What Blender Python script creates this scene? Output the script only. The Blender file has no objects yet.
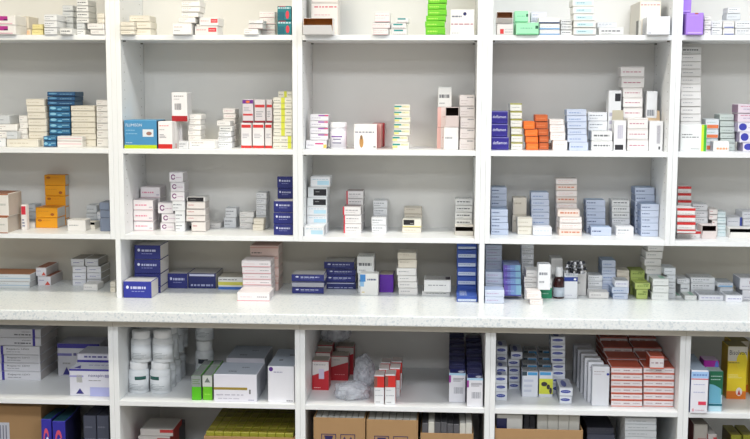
import bpy, bmesh, math, random
from mathutils import Vector, Matrix
random.seed(7)
sc = bpy.context.scene
COL = sc.collection

# ------------------------------------------------------------------ camera
F = 1107.4; YAW = -0.06078; PIT = 0.11758; ROLL = 0.00335
CAM = Vector((1.1762, -3.9276, 1.5))
cy, sy, cp, sp, cr, sr = math.cos(YAW), math.sin(YAW), math.cos(PIT), math.sin(PIT), math.cos(ROLL), math.sin(ROLL)
FW = Vector((sy*cp, cy*cp, -sp)); R0 = Vector((cy, -sy, 0)); U0 = R0.cross(FW)
RT = cr*R0 + sr*U0; UP = -sr*R0 + cr*U0
cam = bpy.data.objects.new('camera', bpy.data.cameras.new('camera')); COL.objects.link(cam)
cam.matrix_world = Matrix(((RT.x, UP.x, -FW.x, CAM.x), (RT.y, UP.y, -FW.y, CAM.y), (RT.z, UP.z, -FW.z, CAM.z), (0, 0, 0, 1)))
cam.data.sensor_width = 36; cam.data.lens = F*36/750; cam.data.clip_start = .05
sc.camera = cam
def ray(x, y): return FW + RT*((x-375)/F) + UP*((219.5-y)/F)
def onY(x, y, Y):
    d = ray(x, y); t = (Y-CAM.y)/d.y; return CAM + d*t
def onZ(x, y, Z):
    d = ray(x, y); t = (Z-CAM.z)/d.z; return CAM + d*t

# ------------------------------------------------------------------ materials
def lin(h):
    h = h.lstrip('#'); h = ''.join(q*2 for q in h) if len(h) == 3 else h; c = [int(h[i:i+2], 16)/255 for i in (0, 2, 4)]
    return tuple((v/12.92 if v <= .04045 else ((v+.055)/1.055)**2.4) for v in c) + (1,)
_M = {}
def mat(h, rough=.45, var=.06, bump=0.0, metal=0, key=''):
    k = (h, rough, var, bump, metal, key)
    if k in _M: return _M[k]
    m = bpy.data.materials.new('card_' + h.lstrip('#') if not key else key); m.use_nodes = True
    n = m.node_tree; b = n.nodes['Principled BSDF']
    b.inputs['Roughness'].default_value = rough; b.inputs['Metallic'].default_value = metal
    oi = n.nodes.new('ShaderNodeObjectInfo'); tc = n.nodes.new('ShaderNodeTexCoord')
    no = n.nodes.new('ShaderNodeTexNoise'); no.inputs['Scale'].default_value = 22; no.inputs['Detail'].default_value = 3
    n.links.new(tc.outputs['Object'], no.inputs['Vector'])
    ad = n.nodes.new('ShaderNodeMath'); ad.operation = 'ADD'
    n.links.new(oi.outputs['Random'], ad.inputs[0]); n.links.new(no.outputs['Fac'], ad.inputs[1])
    mr = n.nodes.new('ShaderNodeMapRange'); mr.inputs[1].default_value = .3; mr.inputs[2].default_value = 1.7
    mr.inputs[3].default_value = 1-var; mr.inputs[4].default_value = 1+var*.5
    n.links.new(ad.outputs[0], mr.inputs[0])
    hs = n.nodes.new('ShaderNodeHueSaturation'); hs.inputs['Color'].default_value = lin(h)
    n.links.new(mr.outputs[0], hs.inputs['Value']); n.links.new(hs.outputs[0], b.inputs['Base Color'])
    if bump:
        bp = n.nodes.new('ShaderNodeBump'); bp.inputs['Strength'].default_value = bump; bp.inputs['Distance'].default_value = .002
        n2 = n.nodes.new('ShaderNodeTexNoise'); n2.inputs['Scale'].default_value = 60
        n.links.new(tc.outputs['Object'], n2.inputs['Vector']); n.links.new(n2.outputs['Fac'], bp.inputs['Height'])
        n.links.new(bp.outputs[0], b.inputs['Normal'])
    _M[k] = m; return m
def melamine(): return mat('#eceeee', .38, .015, .05, key='white_melamine')
def counter_mat():
    m = bpy.data.materials.new('speckled_laminate'); m.use_nodes = True; n = m.node_tree; b = n.nodes['Principled BSDF']
    tc = n.nodes.new('ShaderNodeTexCoord')
    v = n.nodes.new('ShaderNodeTexVoronoi'); v.inputs['Scale'].default_value = 160
    n.links.new(tc.outputs['Object'], v.inputs['Vector'])
    no = n.nodes.new('ShaderNodeTexNoise'); no.inputs['Scale'].default_value = 130; no.inputs['Detail'].default_value = 5
    n.links.new(tc.outputs['Object'], no.inputs['Vector'])
    cr1 = n.nodes.new('ShaderNodeValToRGB'); e = cr1.color_ramp.elements
    e[0].position = .28; e[0].color = lin('#d3dadb'); e[1].position = .5; e[1].color = lin('#e9eceb')
    n.links.new(no.outputs['Fac'], cr1.inputs[0])
    sep = n.nodes.new('ShaderNodeSeparateColor'); n.links.new(v.outputs['Color'], sep.inputs[0])
    gt = n.nodes.new('ShaderNodeMath'); gt.operation = 'GREATER_THAN'; gt.inputs[1].default_value = .9
    n.links.new(sep.outputs[0], gt.inputs[0])
    mx = n.nodes.new('ShaderNodeMix'); mx.data_type = 'RGBA'
    n.links.new(gt.outputs[0], mx.inputs[0]); n.links.new(cr1.outputs[0], mx.inputs[6]); mx.inputs[7].default_value = lin('#d2d9dc')
    n.links.new(mx.outputs[2], b.inputs['Base Color']); b.inputs['Roughness'].default_value = .28
    return m
def kraft(): return mat('#a8855c', .8, .08, .25, key='kraft_cardboard')

# ------------------------------------------------------------------ mesh helpers
class MB:
    def __init__(s): s.v = []; s.f = []; s.m = []; s.mats = []
    def slot(s, m):
        if m not in s.mats: s.mats.append(m)
        return s.mats.index(m)
    def box(s, x0, y0, z0, x1, y1, z1, m):
        o = len(s.v); k = s.slot(m)
        s.v += [(x0,y0,z0),(x1,y0,z0),(x1,y1,z0),(x0,y1,z0),(x0,y0,z1),(x1,y0,z1),(x1,y1,z1),(x0,y1,z1)]
        for f in ((0,3,2,1),(4,5,6,7),(0,1,5,4),(1,2,6,5),(2,3,7,6),(3,0,4,7)): s.f.append([o+i for i in f]); s.m.append(k)
    def poly(s, pts, m):
        o = len(s.v); s.v += [tuple(p) for p in pts]; s.f.append(list(range(o, o+len(pts)))); s.m.append(s.slot(m))
    def prism(s, pts2, f, t0, t1, m):      # pts2 outline, f(u,v,t)->xyz
        o = len(s.v); n = len(pts2); k = s.slot(m)
        s.v += [f(u, v, t0) for u, v in pts2] + [f(u, v, t1) for u, v in pts2]
        s.f.append([o+i for i in range(n)][::-1]); s.m.append(k)
        s.f.append([o+n+i for i in range(n)]); s.m.append(k)
        for i in range(n):
            j = (i+1) % n; s.f.append([o+i, o+j, o+n+j, o+n+i]); s.m.append(k)
    def build(s, name, parent=None, loc=None, rz=0, bevel=0, smooth=False):
        me = bpy.data.meshes.new(name); me.from_pydata(s.v, [], s.f)
        for m in s.mats: me.materials.append(m)
        me.polygons.foreach_set('material_index', s.m)
        bm = bmesh.new(); bm.from_mesh(me)
        bmesh.ops.recalc_face_normals(bm, faces=bm.faces)
        if bevel: bmesh.ops.bevel(bm, geom=list(bm.edges), offset=bevel, segments=2, affect='EDGES', profile=.6, clamp_overlap=True)
        bm.to_mesh(me); bm.free()
        if smooth: me.polygons.foreach_set('use_smooth', [True]*len(me.polygons))
        me.update()
        o = bpy.data.objects.new(name, me); COL.objects.link(o)
        if parent: o.parent = parent
        if loc is not None: o.location = loc
        o.rotation_euler.z = rz
        return o
def empty(name, loc, rz=0):
    o = bpy.data.objects.new(name, None); COL.objects.link(o); o.location = loc; o.rotation_euler.z = rz; o.empty_display_size = .05; return o
def tag(o, label=None, cat=None, group=None, kind=None):
    if label: o['label'] = label
    if cat: o['category'] = cat
    if group: o['group'] = group
    if kind: o['kind'] = kind
    return o
def lathe(name, prof, m, parent=None, loc=(0,0,0), seg=36, a0=0, a1=2*math.pi, thick=0):
    mb = MB(); k = mb.slot(m); full = abs(a1-a0-2*math.pi) < 1e-6
    ns = seg if full else seg+1
    for r, z in prof:
        for i in range(ns):
            a = a0 + (a1-a0)*i/seg; mb.v.append((r*math.sin(a), -r*math.cos(a), z))
    for j in range(len(prof)-1):
        for i in range(seg):
            i2 = (i+1) % ns if full else i+1
            mb.f.append([j*ns+i, j*ns+i2, (j+1)*ns+i2, (j+1)*ns+i]); mb.m.append(k)
    o = mb.build(name, parent, loc, smooth=True)
    if thick:
        s = o.modifiers.new('shell', 'SOLIDIFY'); s.thickness = thick; s.offset = 1
    return o

# ------------------------------------------------------------------ lettering (flat outlines of the printed words)
_T = {}
def text_polys(s):
    if s in _T: return _T[s]
    cu = bpy.data.curves.new('t', 'FONT'); cu.body = s; cu.resolution_u = 2
    ob = bpy.data.objects.new('t', cu); COL.objects.link(ob)
    dg = bpy.context.evaluated_depsgraph_get(); dg.update()
    me = ob.evaluated_get(dg).to_mesh()
    vs = [(v.co.x, v.co.y) for v in me.vertices]; fs = [list(p.vertices) for p in me.polygons]
    ob.evaluated_get(dg).to_mesh_clear()
    bpy.data.objects.remove(ob); bpy.data.curves.remove(cu)
    x0 = min(v[0] for v in vs); x1 = max(v[0] for v in vs); y0 = min(v[1] for v in vs); y1 = max(v[1] for v in vs)
    vs = [((v[0]-x0)/(x1-x0), (v[1]-y0)/(y1-y0)) for v in vs]
    _T[s] = (vs, fs); return _T[s]
E = .0004
def mixhex(a, b, t):
    f = lambda s: [int(c, 16) for c in (lambda q: (q[0:2], q[2:4], q[4:6]))(''.join(x*2 for x in s.lstrip('#')) if len(s) == 4 else s.lstrip('#'))]
    return '#%02x%02x%02x' % tuple(round(x*(1-t)+y*t) for x, y in zip(f(a), f(b)))
def decal(mb, w, d, h, dc, lvl=1, body='#ffffff'):
    """dc=(face,u0,v0,u1,v1,hex[,what]) ; face F front, T top, R right side, L left side"""
    face, u0, v0, u1, v1, hx = dc[:6]; what = dc[6] if len(dc) > 6 else None
    if what in ('txt', 'lines', 'bar'):
        hx = mixhex(hx, body, .22 if what != 'bar' else .2)
        if what == 'txt': q_ = (v1-v0)*.2; v0 += q_; v1 -= q_
    m = mat(hx, .4, .03)
    e = E*(1+.25*lvl)
    if face == 'F': fn = lambda u, v, t: (-w/2+u*w, -t, v*h)
    elif face == 'T': fn = lambda u, v, t: (-w/2+u*w, v*d, h+t)
    elif face == 'R': fn = lambda u, v, t: (w/2+t, u*d, v*h)
    else: fn = lambda u, v, t: (-w/2-t, u*d, v*h)
    rect = lambda a, b, c, g, mm=m: mb.prism([(a, b), (c, b), (c, g), (a, g)], fn, -.0002, e, mm)
    if what is None: rect(u0, v0, u1, v1)
    elif what == 'txt':
        u = u0
        while u < u1-.01:
            ww = random.uniform(.06, .2)*(u1-u0+.2); c = min(u+ww, u1); rect(u, v0, c, v1); u = c + (u1-u0)*.05
    elif what == 'lines':
        n = 3
        for i in range(n):
            a = v0+(v1-v0)*i/n; b = a+(v1-v0)/n*.45; rect(u0, a, u0+(u1-u0)*random.uniform(.6, 1), b)
    elif what == 'bar':
        u = u0
        while u < u1:
            ww = random.choice((.03, .05, .08))*(u1-u0); rect(u, v0, min(u+ww, u1), v1); u += ww + .05*(u1-u0)
    elif what == 'dot':
        cx, cz, ru, rv = (u0+u1)/2, (v0+v1)/2, (u1-u0)/2, (v1-v0)/2
        mb.prism([(cx+ru*math.cos(a*math.pi/10), cz+rv*math.sin(a*math.pi/10)) for a in range(20)], fn, -.0002, e, m)
    elif what == 'ring':
        cx, cz, ru, rv = (u0+u1)/2, (v0+v1)/2, (u1-u0)/2, (v1-v0)/2
        P = lambda a, k: (cx+ru*k*math.cos(a*math.pi/10), cz+rv*k*math.sin(a*math.pi/10))
        for a in range(1, 20): mb.prism([P(a, 1), P(a+1, 1), P(a+1, .6), P(a, .6)], fn, -.0002, e, m) if a < 19 else None
    elif what == 'tri': mb.prism([(u0, v0), (u1, v0), ((u0+u1)/2, v1)], fn, -.0002, e, m)
    elif what == 'arc':
        pts = [(u0, v0), (u1, v0), (u1, v0+(v1-v0)*.75)] + [(u0+(u1-u0)*(1-i/6), v0+(v1-v0)*(.75+.25*math.sin(i/6*math.pi/2))) for i in range(1, 7)]
        mb.prism(pts, fn, -.0002, e, m)
    elif what == 'diag': mb.prism([(u0, v0), (u1, v0), (u1, v1), (u0, v0+(v1-v0)*.72)], fn, -.0002, e, m)
    elif what == 'arrow':
        c = (u0+u1)/2; q = (v0+v1)/2
        mb.prism([(u0, q), (u1, q), (c, v1)], fn, -.0002, e, m); rect(c-(u1-u0)*.15, v0, c+(u1-u0)*.15, q)
    elif what.startswith('='):
        vs, fs = text_polys(what[1:])
        for f in fs: mb.poly([fn(u0+vs[i][0]*(u1-u0), v0+vs[i][1]*(v1-v0), e) for i in f], m)

# ------------------------------------------------------------------ carton looks
W = '#e6e4e1'; CRM = '#e2ddd0'
ST = {}
def style(k, look, b=W, s=None, t=None, d=(), name='medicine_box', cat='box'):
    ST[k] = dict(look=look, b=b, s=s or b, t=t or b, d=d, name=name, cat=cat)
g = '#8d9094'
style('w', 'plain white box', d=[('F', .1, .45, .6, .6, g, 'txt'), ('T', .2, .3, .7, .36, g, 'txt')])
style('w2', 'white box with grey print', b='#e4e6e8', d=[('F', .08, .55, .75, .72, '#6b7078', 'txt'), ('F', .08, .25, .5, .38, g, 'txt'), ('T', .15, .3, .8, .36, '#7b8088', 'txt')])
style('wp', 'white box with faint lettering', b='#efede9', d=[('F', .1, .6, .55, .74, '#b5a6a6', 'txt'), ('F', .1, .3, .4, .42, g, 'txt')])
style('cream', 'cream box', b=CRM, d=[('F', .1, .4, .7, .55, '#b8ad97', 'txt'), ('F', .08, .9, .95, .94, '#c9bfa8')])
style('beige', 'beige box', b='#d9d1c2', d=[('F', .1, .6, .6, .75, '#a79c8a', 'txt')])
style('yel', 'pale yellow box', b='#e8dc9e', d=[('F', .1, .4, .7, .6, '#c4b46b', 'txt')])
style('mag', 'white box with magenta patch', d=[('F', .42, .45, .74, .9, '#b0328a'), ('F', .6, .45, .74, .6, '#4a1a46'), ('F', .1, .1, .9, .2, '#d9a8b8')])
style('peach', 'cream box with peach label', b='#e7dcc8', d=[('F', .05, .2, .95, .8, '#eac4a0')])
style('grey', 'pale grey box', b='#cfd3d6', d=[('F', .1, .4, .7, .55, '#8a9096', 'txt'), ('T', .2, .2, .8, .3, '#777c82', 'txt')])
style('blk', 'white box with dark lettering', b='#e2e3e1', d=[('F', .1, .4, .85, .68, '#4a4c52', 'txt'), ('F', .1, .15, .5, .24, g, 'txt'), ('T', .1, .2, .8, .3, '#666a70', 'txt')])
style('redpr', 'white box with red print block', d=[('F', .6, .35, .95, .8, '#d83038'), ('F', .08, .5, .5, .62, '#d86a70', 'txt'), ('F', .64, .5, .9, .62, '#f0c0c0', 'txt')])
style('teal', 'teal box with red lozenge', b='#14737a', t='#20868c', d=[('F', .05, .78, .95, .95, '#e8f2f2', 'txt'), ('F', .6, .12, .85, .68, '#d23a48', 'dot'), ('F', .05, .1, .5, .6, '#0f5e6c'), ('F', .1, .96, .6, 1, '#c05060')])
style('pinkw', 'white box with pink lettering', d=[('F', .05, .6, .95, .7, '#dca0a4', 'txt'), ('F', .05, .35, .7, .42, '#dca0a4', 'txt'), ('F', .0, .02, 1, .07, '#d8a0a8')])
style('redtx', 'large white box with red lettering', b='#e9e2dc', d=[('F', .12, .84, .95, .9, '#c8374a', 'txt'), ('F', .12, .62, .7, .65, '#d58c92', 'txt'), ('F', .0, .965, 1, .985, '#c9c4bd')])
style('tealbar', 'white box with teal bar', d=[('F', .15, .6, .75, .85, '#1f8f8c'), ('F', .1, .1, .9, .2, '#a88', 'txt')])
style('green', 'bright green box', b='#6cc81e', t='#7ed42c', d=[('F', .1, .3, .6, .62, '#c8f06a', 'txt'), ('F', .02, .85, .98, .97, '#8fe03c'), ('F', .6, .1, .95, .25, '#4aa010', 'txt')])
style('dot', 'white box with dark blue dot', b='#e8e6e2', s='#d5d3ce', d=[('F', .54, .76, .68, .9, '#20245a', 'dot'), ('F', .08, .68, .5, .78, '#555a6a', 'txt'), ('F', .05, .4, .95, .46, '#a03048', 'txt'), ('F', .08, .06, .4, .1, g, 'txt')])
style('redsq', 'white box with red square', b='#dedad6', d=[('F', .2, .1, .42, .5, '#cf2f30'), ('F', .5, .2, .95, .3, g, 'txt'), ('F', .5, .45, .95, .52, g, 'txt')])
style('mint', 'mint green box', b='#9fe3b4', t='#b2ecc4', d=[('F', .2, .5, .75, .6, '#5b8f78', 'txt'), ('F', .85, .5, .98, .75, '#1f5a3c'), ('F', .05, .03, .95, .1, '#58a878')])
style('lil', 'pale lilac box', b='#dcdbe6', d=[('F', .1, .6, .5, .75, '#9a98b0', 'txt'), ('F', .1, .1, .5, .4, '#8a8c9c', 'bar')])
style('bst', 'white box with blue lower stripe', d=[('F', 0, .02, 1, .28, '#7fa6cc'), ('F', .1, .5, .8, .6, '#a9b4c2', 'txt')])
style('bdk', 'white box with dark blue lower stripe', d=[('F', 0, .02, 1, .22, '#2c3f66'), ('F', .1, .5, .8, .6, '#a9b4c2', 'txt')])
style('tl', 'white box with pale teal label', b='#e6e6e0', d=[('F', .12, .2, .88, .7, '#c4dcdf'), ('F', .2, .4, .55, .58, '#3f7f92', 'txt')])
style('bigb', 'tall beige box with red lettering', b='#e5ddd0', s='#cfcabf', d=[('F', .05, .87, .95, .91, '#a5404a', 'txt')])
style('whb', 'bright white box', b='#f0f2f6', d=[('F', .05, .75, .6, .8, '#c5cad6', 'txt'), ('F', .06, .08, .2, .12, '#70747c')])
style('pur', 'lilac purple box', b='#a67fe0', t='#b795ea', d=[('F', .08, .06, .92, .12, '#c8acf2'), ('F', .45, .93, .7, 1, '#b05a50', 'dot'), ('F', .1, .85, .7, .88, '#c8acf2', 'txt')])
style('bln', 'white box with blue line', d=[('F', .1, .08, .95, .2, '#3f5fb0'), ('F', .1, .55, .8, .66, '#9a9fb0', 'txt')])
style('blue', 'blue swirl patterned box', b='#2f6a94', t='#44789a', s='#274f70', d=[('F', .05, .35, .35, .8, '#8cc4dc', 'dot'), ('F', .4, .2, .62, .55, '#6fb0d2', 'dot'), ('F', .62, .5, .95, .75, '#a8d6e6', 'txt'), ('F', 0, .0, 1, .14, '#143a5c')])
style('blued', 'dark blue patterned box', b='#27547e', t='#2b4a66', s='#3a5a78', d=[('F', .05, .4, .35, .8, '#5f93b8', 'dot'), ('F', .45, .35, .9, .6, '#86aec6', 'txt'), ('F', 0, .0, 1, .18, '#10294a')])
style('pnkln', 'white box with pink line', d=[('F', .04, .48, .96, .58, '#e0a8b2'), ('F', .04, .9, .96, .95, '#d8c8ca')])
style('bluelime', 'blue and lime box', b='#4b93c1', s='#27415a', t='#5fa4cc', d=[('F', 0, 0, 1, .13, '#c3dc1c'), ('F', .57, .42, .9, .68, '#dfe6ea'), ('F', .68, .47, .85, .6, '#9c7468', 'dot'), ('F', .05, .78, .55, .88, '#dfeaf2', '=FLUMISON'), ('F', .05, .5, .4, .55, '#9cc8de', 'txt'), ('F', .05, .62, .32, .67, '#9cc8de', 'txt'), ('F', .05, .18, .25, .23, '#cfe2ee', 'txt')])
style('redbase', 'white box with red base band', b='#efeceb', d=[('F', 0, 0, 1, .17, '#cf2a24'), ('F', .1, .82, .75, .87, '#d66', 'txt'), ('F', .1, .68, .45, .72, '#999', 'txt'), ('F', .1, .4, .6, .56, '#8c8c92', 'lines')])
style('redbaser', 'white box with dark red base band', b='#e8e6e6', s='#d5d4d4', d=[('F', 0, 0, 1, .19, '#a81c22'), ('F', .2, .4, .62, .62, '#55565c', 'bar'), ('F', .15, .85, .8, .9, '#777', 'txt'), ('F', .15, .75, .5, .79, '#999', 'txt')])
style('rst', 'white box with red stripe', b='#e2dfdf', s='#d8d0d0', d=[('F', .05, .8, .95, .92, '#cc2b2b'), ('F', 0, 0, 1, .1, '#d0302c'), ('F', .15, .4, .85, .6, '#a0a0a8', 'lines')])
style('rstp', 'striped box with purple top', b='#d9d2d6', d=[('F', .0, .82, 1, .98, '#6d2a8a'), ('F', .3, .84, .7, .95, '#e07038', 'dot'), ('F', .05, .3, .95, .38, '#c64040'), ('F', .1, .5, .8, .7, '#a0a0a8', 'lines'), ('F', 0, 0, 1, .08, '#8e2030')])
style('rstd', 'grey box with dark red stripe', b='#d5cfd1', d=[('F', .05, .66, .95, .78, '#c43838'), ('F', 0, 0, 1, .08, '#8e2030'), ('F', .15, .25, .85, .55, '#96969e', 'lines')])
style('yst', 'white box with yellow stripe', b='#eceadf', d=[('F', .42, 0, .62, 1, '#dbe04a'), ('F', .05, .4, .35, .55, '#6c7468', 'txt'), ('F', .7, .4, .95, .55, '#6c7468', 'txt')])
style('ystr', 'white box with yellow right stripe', b='#eceadf', d=[('F', .78, 0, .96, 1, '#dbe04a'), ('F', .05, .3, .35, .45, '#6c7468', 'txt'), ('F', .45, .3, .75, .45, '#444a40', 'txt')])
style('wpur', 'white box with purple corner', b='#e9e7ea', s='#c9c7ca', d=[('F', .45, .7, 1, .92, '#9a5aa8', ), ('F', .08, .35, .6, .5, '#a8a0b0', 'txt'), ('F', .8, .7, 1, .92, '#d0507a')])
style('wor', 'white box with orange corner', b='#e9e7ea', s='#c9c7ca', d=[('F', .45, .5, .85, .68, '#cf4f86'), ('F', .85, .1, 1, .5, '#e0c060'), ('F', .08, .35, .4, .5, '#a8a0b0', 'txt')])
style('pict', 'white box with small brown picture', b='#eae8e6', s='#c97070', t='#ddd8d6', d=[('F', .05, .64, .88, .72, '#6a6a7a', 'txt'), ('F', .24, .05, .42, .5, '#b98a4e', 'dot'), ('F', .27, .38, .38, .56, '#8a6844', 'dot'), ('F', .85, .06, .95, .13, '#8a8a8a')])
style('pinks', 'white box with salmon side', b='#d9a29c', s='#d98d88')
style('reds', 'narrow red box', b='#b3353c')
style('ty', 'white box with teal and yellow corner', b='#ebe8dc', d=[('F', .0, .55, .45, .8, '#2d8f8a'), ('F', .0, .2, .3, .5, '#e2dc86'), ('F', .5, .5, .95, .8, '#e6deb0'), ('F', .45, .6, .7, .68, '#2a6a70', 'txt')])
style('pk', 'white and pink box', b='#ead9d6', s='#d9a6a4', d=[('F', .0, .0, .25, 1, '#eab9b2'), ('F', .6, .8, .8, .88, '#666', 'txt'), ('F', .35, .5, .9, .56, '#c99', 'txt')])
style('gl', 'pinkish box with grey label', b='#e2dad8', d=[('F', .5, .7, .92, .88, '#77757a', 'txt'), ('F', .1, .45, .6, .53, '#b0a0a0', 'txt'), ('F', .1, .2, .5, .27, '#b0a0a0', 'txt')])
style('defl', 'deep blue box with white name', b='#2a1f86', t='#3a3690', s='#241c60', d=[('F', .08, .45, .9, .68, '#e6e6f6', '=deflamon'), ('F', .0, .93, 1, 1, '#7a76b8'), ('F', .3, .1, .95, .16, '#5a55b0', 'txt')])
style('olv', 'white box with olive top line', b='#e8e7dd', d=[('F', 0, .82, 1, 1, '#aaa63e'), ('F', .15, .4, .85, .52, '#9c9c94', 'txt')])
style('or', 'bright orange box', b='#ef7426', d=[('F', .1, .4, .8, .5, '#f7a66e', 'txt'), ('F', 0, .0, 1, .06, '#b6501a')])
style('ord', 'rust orange box', b='#c4622e', d=[('F', .1, .4, .8, .55, '#e89a6a', 'txt'), ('F', 0, .0, 1, .08, '#7e3a1a')])
style('orw', 'white box with rust lettering', b='#e5d8cf', d=[('F', .1, .4, .9, .75, '#c86a44', 'txt')])
style('pkl', 'white box with faint pink lines', b='#ede6e2', d=[('F', .1, .55, .8, .66, '#dba8a0', 'txt'), ('F', .1, .3, .6, .38, '#dba8a0', 'txt')])
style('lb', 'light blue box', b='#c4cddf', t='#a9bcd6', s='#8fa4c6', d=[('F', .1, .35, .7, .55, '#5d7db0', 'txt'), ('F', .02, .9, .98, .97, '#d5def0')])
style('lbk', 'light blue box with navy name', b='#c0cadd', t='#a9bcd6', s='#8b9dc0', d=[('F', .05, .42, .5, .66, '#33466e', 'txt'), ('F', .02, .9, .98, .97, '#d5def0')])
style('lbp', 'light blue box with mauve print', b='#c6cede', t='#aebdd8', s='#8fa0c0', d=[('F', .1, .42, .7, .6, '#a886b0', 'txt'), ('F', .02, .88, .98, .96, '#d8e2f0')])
style('wlb', 'white box with pale blue print', b='#e6e8ec', d=[('F', .1, .5, .85, .62, '#8a9ec0', 'txt'), ('F', .02, .05, .98, .12, '#c4cede')])
style('bkp', 'white box with black patch', b='#dedfe0', d=[('F', .5, .82, .95, .95, '#26262a'), ('F', .1, .3, .9, .7, '#a4a0b4', 'lines')])
style('bkf', 'white box with black end panel', b='#e0dfdd', d=[('F', .05, .1, .92, .9, '#1d1c20'), ('F', .2, .4, .5, .5, '#777')])
style('bkr', 'white box with black label', b='#e0e4e6', d=[('F', .3, .15, .95, .8, '#1f2024'), ('F', .4, .5, .6, .58, '#888')])
style('bkl', 'white box with black left label', b='#e2e0d4', d=[('F', .05, .25, .62, .88, '#19181a'), ('F', .4, .4, .58, .48, '#999'), ('F', 0, 0, 1, .1, '#dcd27a')])
style('prs', 'white box with plum name', b='#e6e3e0', d=[('F', .1, .4, .85, .55, '#b05a70', 'txt'), ('F', .05, .85, .95, .9, '#cfc6c2')])
style('lime', 'white box with lime right edge', b='#f0f1ef', d=[('F', .8, 0, .9, 1, '#cfe83a'), ('F', .9, 0, 1, 1, '#3fae3a'), ('F', .05, .6, .45, .66, '#666', 'txt'), ('F', .05, .5, .7, .56, '#666', 'txt'), ('F', .4, .08, .75, .1, '#777')])
style('orb', 'white box with orange lower band', b='#d9dfe2', d=[('F', .1, .08, .95, .42, '#e07a4a'), ('F', .1, .6, .7, .72, '#8fb4b0', 'txt')])
style('orb2', 'white box with orange lettering', b='#ecebe8', s='#b9bcc4', d=[('F', .2, .1, .95, .45, '#ea8a58', 'txt')])
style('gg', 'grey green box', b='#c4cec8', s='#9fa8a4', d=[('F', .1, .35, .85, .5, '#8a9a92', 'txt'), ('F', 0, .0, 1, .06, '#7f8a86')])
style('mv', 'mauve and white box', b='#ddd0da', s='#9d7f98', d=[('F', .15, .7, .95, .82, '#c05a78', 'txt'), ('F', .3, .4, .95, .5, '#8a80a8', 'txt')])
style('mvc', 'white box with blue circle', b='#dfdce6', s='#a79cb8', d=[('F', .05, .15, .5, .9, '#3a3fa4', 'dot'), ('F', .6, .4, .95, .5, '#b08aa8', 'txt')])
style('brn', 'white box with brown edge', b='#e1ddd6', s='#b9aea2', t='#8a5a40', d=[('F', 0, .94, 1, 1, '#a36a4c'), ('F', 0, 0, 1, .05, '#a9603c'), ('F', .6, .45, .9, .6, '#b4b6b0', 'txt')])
style('thin', 'slim white box with red label', b='#e6e2e0', d=[('F', .1, .62, .9, .95, '#cc3042'), ('F', .2, .15, .7, .5, '#5a6488', 'lines')])
style('org', 'orange yellow box', b='#f0a418', s='#cfcac2', t='#d98a22', d=[('F', .1, .62, .3, .85, '#b8681c', 'dot'), ('F', .35, .7, .7, .76, '#c47a1c', 'txt')])
style('org2', 'orange yellow box with corner crest', b='#f0a418', s='#cfcac2', t='#d98a22', d=[('F', .68, .18, .85, .45, '#a8581c', 'dot'), ('F', .1, .6, .6, .66, '#c47a1c', 'txt')])
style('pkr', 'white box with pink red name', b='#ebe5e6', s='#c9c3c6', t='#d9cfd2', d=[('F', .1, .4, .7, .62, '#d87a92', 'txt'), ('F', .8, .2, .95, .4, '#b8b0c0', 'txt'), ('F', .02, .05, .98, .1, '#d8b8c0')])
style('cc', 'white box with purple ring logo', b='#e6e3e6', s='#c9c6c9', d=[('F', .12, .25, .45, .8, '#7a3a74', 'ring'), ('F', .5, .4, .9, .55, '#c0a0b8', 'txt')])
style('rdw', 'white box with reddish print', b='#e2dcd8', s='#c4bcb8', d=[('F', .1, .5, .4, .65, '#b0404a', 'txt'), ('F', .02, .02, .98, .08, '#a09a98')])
style('navy', 'navy blue box with white name', b='#232a74', s='#d5d2cf', t='#c9c7c6', d=[('F', .12, .55, .22, .75, '#dfe4f4', 'dot'), ('F', .28, .5, .85, .74, '#dfe4f4', 'txt'), ('F', .28, .36, .7, .44, '#a4acd4', 'txt')])
style('navy3', 'royal navy box with white name', b='#2a3397', s='#d5d2cf', t='#d6d5d4', d=[('F', .1, .55, .2, .75, '#dfe4f4', 'dot'), ('F', .26, .5, .8, .74, '#eef0fb', 'txt'), ('F', .3, .36, .78, .44, '#a4acd4', 'txt')])
style('navyt', 'navy box with pale lower lettering', b='#1f2866', s='#d5d2cf', t='#c0bebd', d=[('F', .05, .82, .95, .95, '#c9cde4'), ('F', .1, .12, .9, .32, '#c4cae6', 'txt')])
style('navyg', 'navy box with grey end panel', b='#2b3468', t='#c0bebd', d=[('F', 0, .1, 1, .85, '#a3a4ae'), ('F', 0, .1, .15, .85, '#c5c6cc', 'bar')])
style('byw', 'white box with yellow and blue stripes', b='#e3e4e0', t='#b9b4a6', d=[('F', 0, 0, 1, .22, '#3f6cb8'), ('F', 0, .35, 1, .62, '#d3cf5c'), ('F', .05, .74, .75, .86, '#6a6a70', 'txt')])
style('lvl', 'white box with red left edge', b='#e6e3e2', s='#c0bcbc', t='#9a8c8c', d=[('F', 0, 0, .08, 1, '#cf3344'), ('F', .15, .5, .85, .64, '#77757c', 'txt'), ('F', .15, .25, .7, .33, '#aaa', 'txt')])
style('rtop', 'white box with red top band', b='#e9e6e4', d=[('F', 0, .62, 1, 1, '#d0302f'), ('F', .1, .2, .8, .32, '#b5b0ae', 'txt')])
style('wbe', 'white box with blue right edge', b='#e3e5ea', d=[('F', .85, 0, 1, 1, '#39499c'), ('F', .1, .5, .7, .62, '#9ca0b0', 'txt')])
style('tw', 'white and pale teal box', b='#d3e0e2', d=[('F', .1, .5, .9, .65, '#7fa8ac', 'txt')])
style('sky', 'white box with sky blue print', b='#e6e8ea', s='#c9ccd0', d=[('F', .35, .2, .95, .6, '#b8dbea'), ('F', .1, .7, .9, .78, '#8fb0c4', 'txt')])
style('wst', 'white box with pale blue stripes', b='#dfe3e4', s='#bbbcbc', t='#b5764a', d=[('F', .0, .35, 1, .5, '#b3c6d4'), ('F', .05, .65, .5, .72, '#a8aeb2', 'txt')])
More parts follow.
